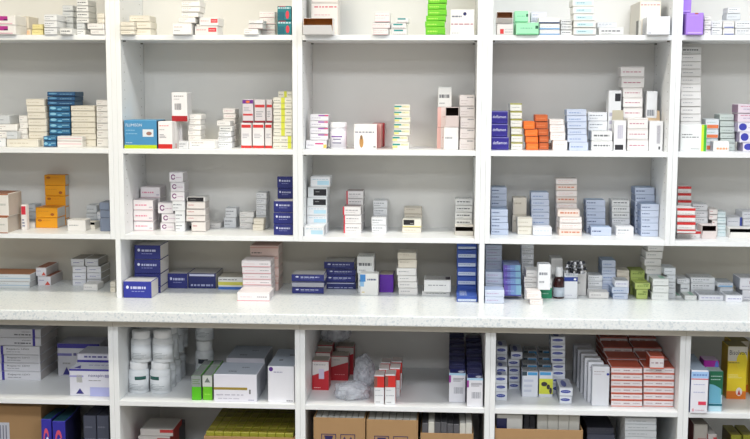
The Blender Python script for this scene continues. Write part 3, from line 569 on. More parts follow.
w.node_tree.nodes['Background'].inputs[0].default_value = lin('#e8f0ff'); w.node_tree.nodes['Background'].inputs[1].default_value = .4
vs = sc.view_settings; vs.view_transform = 'Standard'; vs.look = 'None'; vs.gamma = 1; vs.exposure = -0.06; vs.use_curve_mapping = False
# ================================================================== TOP SHELF (row 0)
S(0, 'by frame edge', -.012, .11, 'mag', [(-14, 15.5, 25), (-14, 15, 15)])
S(0, 'behind magenta-patch boxes', .03, .1, 'cream', [(16, 30.5, 29, 'peach'), (15.5, 28.5, 16, 'beige')])
S(0, 'beside peach label box', .01, .07, 'yel', [(31.5, 43, 29.3), (32, 43, 24)])
S(0, 'right of yellow boxes', -.01, .1, 'w2', L(43.5, 56.5, [27.5, 20.7, 14]))
S(0, 'near the ledge', -.018, .09, 'blk', [(59.5, 72, 28)])
S(0, 'behind grey print box', .1, .09, 'grey', L(62, 73, [29, 23, 17, 11, 5]))
S(0, 'left of pillar', .03, .1, 'blk', [(73.5, 85, 29, 'w2'), (73.5, 84.5, 23, 'grey'), (76, 88.5, 17.8), (76, 88.2, 11.7), (76, 88, 5.7), (76.3, 87.8, -.5)])
S(0, 'against pillar', -.006, .1, 'w', [(90, 104.5, 29.2), (87, 104, 23.2), (97, 104.5, 18, 'cream'), (96.5, 104.5, 13, 'cream')])
S(0, 'against left side', -.02, .09, 'cream', L(120, 134, [30, 26, 21.5]))
S(0, 'second from left side', .01, .09, 'cream', [(134.5, 150.5, 28.5), (134.5, 150.5, 21.5), (129, 149.5, 15.2)])
S(0, 'left of red-print boxes', -.015, .09, 'wp', [(172, 191.5, 23), (178, 195, 17, 'wp'), (181, 198, 12), (181, 200, 6.5), (181, 200, .6), (181, 199, -5)])
S(0, 'in the centre', .005, .1, 'redpr', [(194.5, 217.5, 25.7), (195.5, 218.5, 17)])
S(0, 'low pile', -.012, .08, 'wp', [(243.5, 258, 28.3), (248, 262.5, 23.5, 'pinkw'), (248.5, 263, 19.5, 'wp')])
S(0, 'behind low pile', .075, .09, 'pinkw', L(259, 275, [30, 24, 17.5, 11]))
S(0, 'against right side', .0, .09, 'teal', [(277.2, 291.6, 20.7), (277.2, 291.2, 5.8)])
OC(0, 'beside pillar', -.035, .06, 303, 333, 18, '#eeecea', '#c08a48', 'white open tray box with brown inside', ang=62)
S(0, 'behind open tray', .11, .1, 'redtx', [(311, 338, 2.3), (311, 338, -20)])
S(0, 'front of shelf', -.012, .08, 'pinkw', [(372.5, 388.5, 28.2), (372, 390, 22), (374.5, 390, 11.5)])
S(0, 'by pink lettered boxes', 0, .08, 'tealbar', [(391.5, 407, 28.5), (391, 406.5, 22.8), (395.5, 409, 17.2)])
S(0, 'by dotted box', .0, .08, 'green', [(425.5, 445.5, 27), (425, 445, 21), (426, 446, 15.3), (427.5, 447, 9.3), (427.5, 446.5, 3.5), (428, 447, -3)])
S(0, 'against right side', .008, .07, 'dot', [(450, 474.5, 9.3)])
S(0, 'left end', .0, .08, 'redsq', [(496.8, 513.5, 23)])
OC(0, 'on red square box', -.0, .05, 496.5, 513, 11.8, '#e6e1dc', '#b88a62', 'open white box with brown inside', base=22.8, ang=40)
S(0, 'in front', -.01, .06, 'mint', [(516, 539, 22.4)])
S(0, 'behind front mint box', .06, .07, 'mint', [(514, 528.5, 22.4), (514.5, 528.5, 10.8)])
S(0, 'beside mint boxes', .0, .08, 'bst', [(539.5, 560, 29.5), (539.5, 560, 23.3), (539, 560, 17, 'bdk')])
S(0, 'behind blue-striped boxes', .09, .07, 'lil', [(530.5, 547, 21.5), (531, 547, 11.5)])
S(0, 'between striped and teal stacks', .02, .08, 'blk', L(561, 572.5, [29.7, 24.3, 19]))
S(0, 'tall pile', -.008, .1, 'tl', [(573.8, 596.5, 27.5), (574, 596, 20.7), (573, 595.5, 13.7), (573, 594.5, 6.2), (572.5, 595, -1)])
S(0, 'right of teal-label pile', .0, .06, 'blk', [(599, 624, 27.3)])
S(0, 'behind dark-lettered box', .065, .07, 'w2', [(597.5, 616.5, 27.5), (597.5, 616.5, 22)])
S(0, 'front right corner', -.02, .09, 'whb', [(647.3, 670.5, 16.3)])
S(0, 'behind bright white box', .075, .2, 'bigb', [(640, 661.5, .8)])
S(0, 'leaning by tall beige box', .0, .05, 'strip', [(638.6, 641.5, 20)])
S(0, 'front corner', -.02, .06, 'pur', [(686.8, 704, 12.5)])
S(0, 'behind purple box', .045, .08, 'pur', [(683, 691.5, 12.5), (683, 691.8, -4)])
S(0, 'right of purple boxes', .01, .08, 'w', L(704.5, 711.5, [29.5, 25, 20, 15]))
S(0, 'beside thin white pile', 0, .06, 'w2', [(712, 722.5, 27.5), (712, 722.5, 20.5)])
S(0, 'middle of pile', 0, .06, 'bln', [(723.2, 734.7, 28.2), (723.2, 734.7, 20.8)])
S(0, 'behind blue line boxes', .066, .07, 'w2', [(719, 740, 27.5), (719, 740, 20), (727, 741, 13.2, 'grey'), (728, 740.5, 7)])
S(0, 'at frame edge', 0, .06, 'w2', [(735.5, 754, 28.3), (735.5, 754, 20.5)])
# ================================================================== SECOND SHELF (row 1)
S(1, 'front left', -.004, .04, 'cream', [(6.3, 38, 139), (6.3, 17, 131.3, 'grey')])
S(1, 'frame edge', .0, .04, 'w2', [(-14, 5.5, 138)])
S(1, 'behind cream box', .045, .1, 'wp', [(-9, 17, 138), (-9, 17, 131), (-9, 17, 124), (-9, 9, 115, 'grey')])
S(1, 'fourth pile from pillar', .06, .1, 'wp', L(18.3, 27.3, [140, 134, 128.3, 122, 115.5], .7))
S(1, 'beside blue pile', .05, .1, 'cream', [(28.5, 47, 138.5), (28.3, 46.6, 131.8), (28, 46.3, 125.3), (27.5, 46, 118.8), (27, 45.5, 112.2), (26.3, 44.8, 105.6), (25.5, 44, 98.8)])
S(1, 'front of shelf', 0, .045, 'blue', [(41, 56, 140.8), (41.5, 56, 136)])
S(1, 'behind small blue pair', .055, .1, 'blue', [(49.5, 70.5, 140), (49.3, 70.3, 134.3), (49, 70, 128.7), (49, 70, 123), (48.8, 70, 117.2), (48.6, 70, 111.4), (48.5, 69.5, 105.5), (47.2, 74.5, 101, 'blued'), (47, 74.8, 96.2, 'blued'), (47, 75, 91.6, 'blued')])
S(1, 'front beside small blue pair', .0, .045, 'pnkln', [(57, 82.5, 141), (57, 82.5, 136)])
S(1, 'behind pink-line boxes', .055, .1, 'cream', [(71.5, 95.5, 139.5), (71, 95.5, 133.5), (71, 95, 127.6), (71, 95, 122), (70.8, 95, 116.5), (70.7, 94.8, 110.8), (70.5, 94.5, 105.5)])
S(1, 'against pillar', .0, .05, 'w2', [(82.8, 107, 141.5, 'pkl'), (83, 107, 136.4), (83, 107, 131.4), (83, 107, 126.6), (83, 107, 122.6, 'grey'), (82, 107, 118, 'w')])
S(1, 'behind front pile by pillar', .06, .1, 'wp', [(96.3, 108, 138), (96.3, 108, 130), (96.3, 108, 123), (96.3, 108, 117), (96, 108, 111.5), (96, 108, 105.7), (96, 108, 99.8)])
S(1, 'leftmost', -.096, .13, 'bluelime', [(123.8, 156.5, 120)])
S(1, 'front of red-base row', -.09, .055, 'redbase', [(157.8, 172, 121.3)], group='white boxes with red base in a row')
S(1, 'second in red-base row', -.014, .055, 'redbase', [(162, 176, 121.3)], group='white boxes with red base in a row')
S(1, 'third in red-base row', .062, .055, 'redbase', [(165, 182, 121.3)], group='white boxes with red base in a row')
S(1, 'last in red-base row', .138, .055, 'redbase', [(168, 185, 121.3)], group='white boxes with red base in a row')
S(1, 'on red-base row', -.01, .08, 'redbaser', [(171.3, 187, 92.3)], base=118.5)
S(1, 'before red-base boxes', -.09, .05, 'w2', [(178.5, 188, 141)])
S(1, 'before white pile', -.07, .06, 'wp', [(188.8, 215, 139.7)])
S(1, 'right of red-base row', .03, .08, 'wp', L(187.5, 200.5, [140.5, 135.5, 130.2, 124.8, 119.5, 114], .6))
S(1, 'mid shelf front', .0, .07, 'w2', [(216.3, 232, 142.3), (217, 231.5, 136.8), (218.3, 231, 131.2), (219, 232, 126, 'blk'), (216.3, 230, 120.5, 'w')])
S(1, 'behind mid shelf pile', .08, .08, 'prs', L(222.5, 235, [141, 135, 129, 123.5, 118.5, 113.3, 108.2], .5))
S(1, 'left column', .02, .08, 'rst', [(240.8, 251.5, 122.5), (242.3, 253.2, 99.2, 'rstp')])
S(1, 'middle column', .02, .08, 'rst', [(252.3, 264, 122.5), (254.2, 265.3, 99.5, 'rstd')])
S(1, 'right column', .02, .08, 'rst', [(264.8, 272, 122.5), (266.2, 272.2, 99.5, 'rstd')])
S(1, 'against right side', .0, .09, 'yst', [(272.8, 292, 142.3, 'ystr'), (272.8, 292, 135.8, 'ystr'), (273.2, 292, 128.8), (273.2, 292, 122.2), (273.2, 292, 115.5), (273, 292, 108.8), (273, 292, 103), (273, 292, 97.2)])
S(1, 'behind yellow stripe stack', .11, .09, 'yst', L(278, 292, [140, 133, 126, 119, 112, 105, 98, 91]))
S(1, 'left end', -.004, .07, 'wor', [(305, 326.5, 140), (310, 328, 133.5, 'wpur'), (310, 328, 127.2, 'wpur'), (310, 328, 120.6, 'wpur'), (310, 328.5, 114.2, 'wpur')])
S(1, 'centre', .0, .08, 'pict', [(353.8, 377, 124)])
S(1, 'behind picture box', .085, .09, 'pinks', [(370, 381.5, 124)])
S(1, 'behind salmon side box', .18, .09, 'reds', [(372, 384.3, 123)])
S(1, 'centre pile', .0, .08, 'ty', [(392.5, 409, 142), (392.5, 408, 135.5), (394, 410, 128.8), (394, 410, 122.6), (394.5, 410.5, 116.3), (394.2, 410, 110.3), (394.3, 410.2, 104.5)])
S(1, 'below open box', .0, .07, 'w', [(443.8, 458.6, 127)])
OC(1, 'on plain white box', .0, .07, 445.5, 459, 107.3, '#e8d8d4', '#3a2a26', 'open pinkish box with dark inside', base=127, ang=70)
S(1, 'behind open box', .075, .08, 'pk', [(437, 452, 127.5), (437.5, 452, 107.2), (438, 452, 86.7, 'blk')])
S(1, 'against right side', .0, .09, 'gl', [(459.5, 475.5, 138.6), (460, 475.5, 128), (460.3, 475.5, 117), (459.6, 475, 106), (459.6, 474.8, 94.8)])
S(1, 'against left pillar', .0, .1, 'defl', [(491.5, 509, 137), (491.5, 507.8, 123.8), (491.5, 508, 111)])
S(1, 'beside navy named boxes', .02, .09, 'olv', [(511, 522.8, 142.2), (511, 522.8, 134.5), (511, 522.5, 127), (510.5, 522.3, 118.8), (510.2, 522.2, 111), (510, 522, 103)])
S(1, 'front pile', .0, .08, 'or', [(526.5, 538.5, 143, 'or'), (525.8, 538.3, 136.3), (525, 538, 129.2), (523.8, 535, 121.2)])
S(1, 'behind lettered box', .03, .08, 'ord', [(539, 549, 142.5), (539, 549, 135.7), (538, 548.8, 128.8), (535.5, 548.3, 121.5), (535.3, 548, 114.6)])
S(1, 'before rust boxes', -.004, .03, 'orw', [(539.6, 552.3, 143)])
S(1, 'beside orange piles', -.002, .07, 'pkl', [(553, 567.5, 140.3), (550.5, 565.5, 132.3), (550, 565, 124.6), (549.7, 564, 119)])
S(1, 'mid shelf', .0, .08, 'lb', [(569.3, 588.5, 142.2), (567.5, 587.5, 135), (567.7, 587, 128.6), (567.3, 587, 122), (567, 587, 115.6), (566.8, 586.8, 109.2)])
S(1, 'front, by tall open box', -.004, .07, 'blk', [(591.5, 613, 141), (591.8, 612.6, 130.8)])
S(1, 'behind dark-lettered pair', .07, .07, 'w2', [(588.5, 607.5, 140), (588.5, 607.5, 130.5), (588.3, 607.7, 121), (588, 607.5, 112)])
OC(1, 'before narrow patch box', .0, .06, 614.3, 626.5, 120.5, '#e4e4e4', '#b8b19c', 'tall narrow box with cream lid open', mode='top', ang=62, decs=[('F', .1, .03, .8, .2, '#222226'), ('F', .3, .4, .75, .85, '#a4a0b4', 'bar')])
S(1, 'behind cream lid box', .09, .06, 'bkp', [(608.3, 621.8, 90.3)])
S(1, 'right of cream lid box', .0, .07, 'prs', [(627.5, 648.8, 139.2), (627.5, 648.5, 128.5), (627.8, 648.5, 118)])
S(1, 'behind lower plum name boxes', .078, .07, 'prs', [(623.5, 643.5, 140), (623.5, 643.5, 129), (623.5, 643.5, 118), (623.3, 643, 107.2), (623.2, 643, 97.3), (623, 642.8, 87.6), (621.6, 644.8, 76.8), (620.8, 645, 66.3)])
OC(1, 'against pillar', .0, .06, 649.6, 663.5, 121, '#e4e4e4', '#c9b090', 'tall narrow box with tan lid open', mode='top', ang=62, decs=[('F', .7, .05, .82, .15, '#44444a'), ('F', .55, .25, .8, .85, '#96929e', 'bar')])
S(1, 'behind tan lid box', .075, .06, 'w2', [(644.6, 657.8, 91)])
S(1, 'front left corner', .0, .05, 'lime', [(681, 707, 124.5)])
S(1, 'behind lime edge box', .055, .1, 'w', [(681, 701.5, t) for t in (145, 137, 129.5, 121.5, 114, 106.5, 99, 91.5, 84, 76.5, 69, 61.5)]+[(681, 701.5, 54, 'w'), (681, 701.5, 46.2, 'blk')])
S(1, 'front', .0, .05, 'orb2', [(713.5, 729.5, 141)])
S(1, 'behind orange lettered box', .055, .07, 'orb', [(706, 718.5, 138.5), (705.8, 719, 129), (706, 719.5, 118.8)])
S(1, 'beside orange band boxes', .07, .09, 'gg', [(720.5, 735.5, 143), (720.5, 735.5, 138.5), (720.5, 735.2, 133), (720.3, 735, 126.5), (720.2, 734.8, 120.5), (720, 734.5, 114)])
S(1, 'against frame edge', .01, .09, 'mvc', [(743.5, 762, 142.5), (740, 758, 132), (737.5, 756, 122.2), (738.3, 756, 113.2, 'mv'), (738.3, 756, 104, 'mv')])
# ================================================================== THIRD SHELF (row 2)
S(2, 'left frame edge', .0, .13, 'brn', [(-18, 7.4, 216.5), (-18, 8, 193.5)])
S(2, 'before brown-edged boxes', 'b227.5', .02, 'thin', [(8.2, 13.6, 208)], rz=4)
S(2, 'low front', 'b227.8', .07, 'w', [(15.3, 34.8, 222.6)])
S(2, 'behind low flat box', .09, .03, 'thin', [(20.5, 26, 204.8)])
S(2, 'behind slim boxes', .13, .08, 'grey', [(23, 37, 219.5), (23, 37, 212), (27, 35, 204.3)])
S(2, 'front pair', 'b228', .09, 'org', [(35.3, 57.3, 217.6, 'org'), (35.3, 57.3, 207.4, 'org2')])
S(2, 'behind front pair', .11, .11, 'org', [(46, 66, 218.5), (45.5, 65.6, 206.6), (44.7, 65.3, 196), (44.3, 65, 185.3, 'org2'), (43.7, 65, 174.8)])
S(2, 'beside orange boxes', .08, .06, 'w', [(67, 85.5, 219.8)])
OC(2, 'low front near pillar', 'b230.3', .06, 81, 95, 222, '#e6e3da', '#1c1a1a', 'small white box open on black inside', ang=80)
S(2, 'against pillar', 'b227.3', .06, 'wlb', [(97, 109, 219.8), (96.8, 109, 211.5)])
S(2, 'behind pillar pair', .085, .08, 'grey', [(86, 98, 220), (86, 98, 213), (86, 98, 205)])
S(2, 'behind grey pile', .085, .08, 'slt', [(99.5, 110, 218), (99.5, 110, 210), (99, 109, 202.3)])
S(2, 'front left', 'b231', .08, 'pkr', [(131, 153, 221.3), (131.5, 152.8, 210.3), (132.6, 152.8, 200)])
S(2, 'behind front left pile', .09, .09, 'pkr', [(136, 159, 221), (136, 159, 209.5), (138, 160, 198), (140, 160, 187)])
S(2, 'front centre left', 'b230.8', .075, 'cc', [(160, 174.5, 222.8), (161, 176.5, 213.6), (157.5, 173, 202.7)])
S(2, 'behind front ring logo boxes', .095, .08, 'cc', [(172, 184.5, 222, 'w2'), (172, 184.5, 211, 'w2'), (172, 184.5, 201, 'w2'), (170.3, 184.3, 191.4), (170.2, 184.2, 182.2), (169, 182.8, 172.2)])
S(2, 'lying flat in front', 'b230', .09, 'bkf', [(176, 195.8, 225)])
S(2, 'behind flat black-ended box', .1, .08, 'rdw', [(186, 205.5, 221.5), (186, 205.3, 215.5), (186, 205.2, 209), (186.5, 205, 202), (186.5, 205, 196.8, 'bkf')])
S(2, 'low centre', 'b228', .07, 'w', [(206.5, 220.5, 222.6)])
S(2, 'centre, small', 'b227.5', .07, 'w2', [(223.5, 236, 217.2), (225, 236.5, 207.7)])
S(2, 'centre, low', 'b228.3', .06, 'wp', [(239.3, 252.5, 222.8), (239.3, 253.2, 217.2), (239.3, 253.8, 211.8)])
S(2, 'before upright white pile', 'b230.5', .05, 'cream', [(252.5, 263.5, 224.2), (253.3, 264, 218.4)])
S(2, 'behind two cream boxes', .1, .08, 'w2', [(256, 266.5, 221), (256, 266.3, 215.5), (256, 266, 210), (256, 266, 204.5), (256, 266.5, 198.6), (256, 266.5, 192.5)])
S(2, 'against right side', 'b235.2', .09, 'navy', [(273.5, 293, 224), (273.3, 293, 212.4), (273.3, 293, 201)])
S(2, 'behind front navy boxes', .1, .09, 'navy', [(277.5, 293, 223), (277.5, 293, 211), (277.3, 293, 199), (277.2, 293, 188.2), (277, 293, 176.3)])
S(2, 'low left corner', 'b236.3', .08, 'sky', [(304, 323.8, 226)])
S(2, 'behind low sky print box', .062, .09, 'bkr', [(306.5, 327, 224.3, 'sky'), (306.3, 327, 215.3, 'sky'), (306.3, 327, 206.4, 'sky'), (307, 327, 197.3), (307.5, 327.3, 187), (310.3, 330, 176.5, 'sky')])
S(2, 'front left', 'b233.3', .08, 'lvl', [(343.5, 361.3, 223.6), (343.5, 361.3, 215), (342.8, 360.8, 206.5)])
S(2, 'behind front red-edged pile', .085, .08, 'lvl', [(346, 363.2, 222.5), (346, 363.2, 214), (346, 363.2, 206), (346.3, 363.2, 198.4), (346.3, 363.4, 190.8)])
S(2, 'mid left', 'b232.8', .07, 'w2', [(371.5, 386.5, 225), (371.3, 386.2, 217.2)])
S(2, 'behind mid left pair', .08, .08, 'w2', [(373, 387.3, 223), (373, 387.3, 215.5), (373.2, 387.3, 208), (373, 387.6, 200.3)])
S(2, 'centre', 'b232.8', .07, 'bkl', [(402, 421.3, 227, 'cream'), (402.5, 421.5, 218.8)])
S(2, 'behind black-label box', .08, .08, 'beige', [(404.5, 422, 222), (404.3, 422, 214), (404, 421.8, 207.6)])
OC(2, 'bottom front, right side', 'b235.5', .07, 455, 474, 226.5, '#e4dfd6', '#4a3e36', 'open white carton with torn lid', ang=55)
S(2, 'behind torn lid carton', .075, .08, 'blk', [(455, 472.3, 226), (455, 472.3, 219), (455, 472.3, 212.2), (455.3, 472.6, 205.4), (455.3, 472.8, 198.6)])
S(2, 'front left corner', 'b235', .08, 'lbk', [(491, 508.5, 229.2), (491, 508.5, 222.8), (491, 508, 216.3), (491, 508, 209.4)])
S(2, 'behind front light blue pile', .085, .09, 'lbk', [(491, 507, 227), (491, 507, 220), (491, 507, 213.5), (491, 507, 207), (491, 507, 200.4), (491, 507, 194), (491.3, 507, 187.4)])
S(2, 'front, cream', 'b234.6', .06, 'cream', [(517.5, 532, 226.3, 'cream'), (517.3, 532.4, 217.5, 'cream')])
S(2, 'behind front cream boxes', .07, .07, 'beige', [(512.3, 527, 215), (513, 527, 197.5)])
S(2, 'low between blue piles', 'b235.6', .07, 'wlb', [(533, 552, 227)])
S(2, 'behind low pale box', .07, .08, 'lb', [(531.5, 549.5, 225.5), (531.5, 549.6, 218.6), (531.3, 549.6, 212.3), (531.3, 549.6, 206), (531.2, 549.5, 199.5), (531, 549, 192.3)])
S(2, 'front of pink pile', 'b235.8', .07, 'pkl', [(559, 582, 229.3, 'orw'), (559.8, 582.3, 223), (560, 582, 217), (558, 580, 209.7, 'orw')])
S(2, 'behind front pink pile', .065, .07, 'pkl', [(556.5, 577.5, 227), (556.5, 577.5, 221), (556.5, 577.5, 215), (556.5, 577.5, 209), (556.5, 577.3, 203), (556.3, 577.3, 196.7, 'orw'), (556.3, 577.5, 190.6), (556.2, 577.3, 184.6, 'orw'), (556, 577.5, 178.3)])
S(2, 'low front', 'b235.8', .07, 'lbk', [(591.2, 611.8, 227.2)])
S(2, 'behind low front blue box', .065, .08, 'lbk', [(586.5, 605.6, 225), (586.4, 605.7, 218.4), (586.3, 605.7, 212), (586.2, 605.7, 206), (586, 605.5, 200)])
S(2, 'low front by blue stacks', 'b236', .07, 'w2', [(616.3, 634, 226.6)])
S(2, 'behind low white box', .065, .08, 'blk', [(612.3, 630.2, 225, 'w2'), (612.2, 630.2, 218.3, 'w2'), (612, 630, 212.2), (612, 630, 206), (611.8, 629.8, 199.8)])
S(2, 'front, against pillar', 'b236.7', .08, 'lbk', [(641.2, 660.8, 230.3), (641.2, 660.8, 223.3), (641.3, 661, 217.2), (641, 660.8, 210.8), (641, 660.8, 204.2)])
S(2, 'behind front pile by pillar', .08, .1, 'lbk', [(635, 655.2, 225), (635, 655.2, 217), (635, 655.2, 209.5), (635.3, 655.3, 202), (635.6, 655.3, 195), (635.3, 655, 187.7)])
S(2, 'lowest in front corner', 'b238', .08, 'rtop', [(677, 701, 231)])
S(2, 'behind lowest red-top box', .02, .09, 'rtop', [(677.3, 696, 229.5), (677.3, 696, 222), (677.3, 695.8, 215), (677.3, 695.8, 208)], base=231)
S(2, 'behind front red-top pile', .1, .09, 'rtop', [(678, 692, 228), (678, 692, 221), (678, 692, 214), (678, 692, 207), (678, 691.8, 200), (678, 691.5, 193), (678, 691.5, 186.2)])
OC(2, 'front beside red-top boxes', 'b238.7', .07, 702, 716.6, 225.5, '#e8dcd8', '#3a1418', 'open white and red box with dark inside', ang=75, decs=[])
S(2, 'behind open dark box', .085, .09, 'w2', [(692.8, 708.3, 224), (692.8, 708.3, 217.3), (692.8, 708.3, 210.7), (692.8, 708.3, 204)])
S(2, 'right of open dark box', 'b236.5', .07, 'tw', [(717.5, 726.4, 229.8), (717.5, 726.4, 223.8), (717.5, 726.4, 217.6), (717.5, 726.4, 211.3)])
S(2, 'behind pale teal pile', .09, .08, 'rdw', [(709.5, 720, 226), (709.5, 720, 220), (709.5, 720, 214.5), (709.5, 720, 209)])
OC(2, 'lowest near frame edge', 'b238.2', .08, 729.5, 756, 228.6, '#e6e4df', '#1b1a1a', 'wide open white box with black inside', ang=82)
S(2, 'behind wide open box', .075, .08, 'wbe', [(726.8, 742.5, 227), (726.8, 742.3, 217)])
S(2, 'by frame edge', .085, .1, 'wbe', [(743.3, 764, 226), (743, 764, 218.5), (741, 764, 211.3)])
# ================================================================== COUNTER (row 3)
S(3, 'at left frame edge', 'b288', .13, 'wst', [(-14, 29.5, 281.3), (-14, 30, 274)])
S(3, 'beside pale striped boxes', 'b286', .15, 'wrd', [(37.3, 50.5, 276.3), (35.5, 46, 267.5)])
S(3, 'low front near upright', 'b290.5', .08, 'w', [(83, 97.5, 284)])
S(3, 'left column behind low box', 'b286', .12, 'wpp', [(72, 85.8, 279.5), (72, 85.8, 272.8), (72, 85.8, 266.2), (70.3, 83.7, 258.8)])
S(3, 'right column behind low box', 'b286', .12, 'wpp', [(86.3, 100.8, 279.5), (86.3, 100.8, 272.8), (86.3, 100.8, 266.2), (84.2, 98, 258.8)])
S(3, 'against upright board', 'b292.5', .05, 'cream', [(110, 115.3, 287), (110, 115.3, 281.5)])
S(3, 'front left by upright', 'b298', .1, 'navy3', [(121.8, 151.3, 281.3)])
S(3, 'behind royal navy box', .1, .13, 'navy', [(134, 160.5, 286.5), (134, 160.5, 273.5), (134, 160.3, 259.5), (133.8, 160, 245.2)])
S(3, 'beside tall navy pile', 'b288.3', .14, 'navy', [(161.8, 187.3, 273.3, 'navy')])
S(3, 'right of level navy box', 'b288.5', .14, 'navyt', [(187.8, 215.7, 273.3)])
S(3, 'left of pink stripe pile', 'b289.5', .12, 'byw', [(218, 243, 277)])
S(3, 'lowest in front', 'b301', .1, 'pkw', [(237, 269.5, 292)])
S(3, 'behind lowest pink stripe box', .02, .1, 'pkw', [(243, 271.5, 290), (243, 271.5, 285), (242.5, 271.3, 279.5), (242.3, 271, 273.7), (241.8, 270.8, 267), (241.3, 270.5, 260.5)])
S(3, 'at the back, tall', .15, .12, 'pkd', [(250, 278.5, 281), (250, 278.5, 275), (250, 278.5, 266), (250, 278.5, 256), (250, 278.5, 245.5)])
S(3, 'left of navy piles', 'b293.7', .1, 'navy', [(291.7, 323.8, 287.5), (291.7, 324, 281.7, 'navyg'), (291.3, 324, 274.5)])
S(3, 'centre left', 'b289.2', .12, 'navy', [(325, 356, 282.3, 'navyt'), (324.5, 355.5, 275.4), (326, 356, 269.2), (323.8, 354.2, 261.8)])
S(3, 'front of tall white pile', 'b295.3', .05, 'bgrad', [(360, 378.3, 273.3)])
S(3, 'behind blue-corner box', .11, .1, 'w', [(358, 375, 273.5, 'w2'), (357, 374, 256.5, 'blk')])
S(3, 'right of blue-corner box', 'b292.5', .1, 'vio', [(379.3, 393.6, 274.5)])
S(3, 'centre right', 'b295', .1, 'w', [(398.5, 417.8, 288), (397.8, 417.5, 281.8), (397.6, 416.8, 275.5), (396.6, 416.4, 268), (398, 417, 259.3, 'beige'), (397.5, 416.5, 252.6, 'beige')])
S(3, 'low, right side', 'b296', .12, 'pho', [(422, 450, 291)])
S(3, 'on photo patch box', .115, .1, 'pho', [(424, 451, 279.8)], base=290)
S(3, 'lowest in front, by upright', 'b302', .13, 'bws', [(456.5, 478.6, 296)])
S(3, 'behind lowest blue box', .15, .12, 'bws', [(457, 478, t) for t in (285.5, 276.6, 267.6, 258.6, 249.6, 244)])
S(3, 'lowest, by upright', 'b303.5', .08, 'lbp', [(484.6, 504.2, 297), (484.6, 504.5, 290)])
S(3, 'second row by upright', .1, .07, 'lbp', [(485.4, 503.3, 290), (485.4, 503.3, 284.2), (485.4, 503.4, 278.3), (485.4, 503, 272)])
S(3, 'back row by upright', .18, .08, 'lbp', [(485.4, 502.2, t) for t in (285, 279, 273, 267.3, 261.3, 255.5, 249.7, 245)])
S(3, 'under violet shaded boxes', 'b297.3', .16, 'w', [(504.6, 523, 293.3)])
S(3, 'beside light blue piles', .08, .12, 'vgr', [(504, 521.5, 285), (503.2, 521, 278.3), (503, 521, 271.5), (502.5, 520.7, 265)], base=292)
S(3, 'low front pair', 'b305', .08, 'pkl', [(530, 543, 299.2), (526.8, 541.5, 292)])
S(3, 'behind low front pair', .095, .08, 'w', [(524.5, 537.5, 288), (524.2, 537.5, 282.5), (524, 537.5, 277), (526, 539, 270)])
S(3, 'back row, slim', .18, .08, 'w2', [(521.5, 534, t) for t in (283, 277, 271, 265, 259.5, 253.7, 248.8, 244.5)])
S(3, 'right of low front pair', 'b298.3', .06, 'grn', [(540.5, 552.3, 279)])
S(3, 'on green-based box', .035, .06, 'w2', [(538.3, 551, 264.3)], base=279)
S(3, 'behind green-based box', .18, .09, 'w', [(549, 562.8, 258.3)])
S(3, 'right of brown bottle', 'b298.3', .06, 'bbd', [(564.3, 578, 272.3)])
S(3, 'beside navy-band box', .08, .12, 'w', [(571, 586.8, 271)])
S(3, 'low front', 'b298.5', .06, 'w', [(589, 609, 291.7)])
S(3, 'behind low front box', .12, .08, 'w2', [(588, 602.6, 287), (588, 602.6, 281), (588, 602.7, 275.2)])
S(3, 'front, right of low box', 'b299.3', .08, 'lb', [(613, 628.3, 293.5), (612, 629.3, 287.3), (614.8, 629, 280.5, 'lp')])
S(3, 'behind front light blue boxes', .13, .1, 'lb', [(602, 616, t) for t in (287, 280.5, 274, 267.5, 260.3)])
S(3, 'between blue and green boxes', .16, .08, 'beige', [(616.8, 629.8, 283), (616.8, 629.8, 276.5), (616.8, 629.5, 270)])
S(3, 'front', 'b299', .08, 'yg', [(636.5, 648, 289.3), (635, 650.5, 282.8)])
S(3, 'behind front green boxes', .11, .09, 'yg', [(630.5, 645, 284), (630.5, 645, 277.3), (630.5, 645, 270.3)])
S(3, 'right of green boxes', 'b300.3', .08, 'gct', [(652, 669, 292.8), (653, 669.3, 285.8), (653, 669.3, 278.7)])
S(3, 'behind green-cornered boxes', .11, .1, 'grey', [(645.5, 661.5, t) for t in (288, 281.5, 274)]+[(645.8, 662, 266, 'w'), (644.6, 661.5, 258.6, 'w'), (646, 663, 251.3, 'w'), (648, 664, 245.8, 'w')])
S(3, 'right of tall grey pile', .1, .09, 'grey', [(663.5, 676, 288), (663.5, 676, 282), (663.5, 676, 275), (663, 676, 267.8)])
S(3, 'low left', 'b300', .08, 'gct', [(671, 682, 295.6)])
S(3, 'low, second', 'b300', .08, 'gct', [(684, 697, 295.3)])
S(3, 'low, long', 'b300.7', .09, 'lp', [(699, 724, 294.8)])
S(3, 'low, nearest', 'b302.3', .08, 'lp', [(726.2, 743, 295)])
S(3, 'behind second low box', .13, .1, 'w2', [(677.3, 690, 284), (677.3, 690, 278.8)])
S(3, 'behind long low box', .14, .1, 'w2', [(690.8, 715.5, 290), (691, 715.5, 283.3), (691.2, 715.6, 277.8)])
S(3, 'behind nearest low box', .14, .1, 'skb', [(717, 733.3, 287.5), (717, 733.5, 282.5)])
S(3, 'right frame edge', 'b300.5', .1, 'drp', [(742.5, 762, 289.8), (740, 762, 277.8)], base=None)
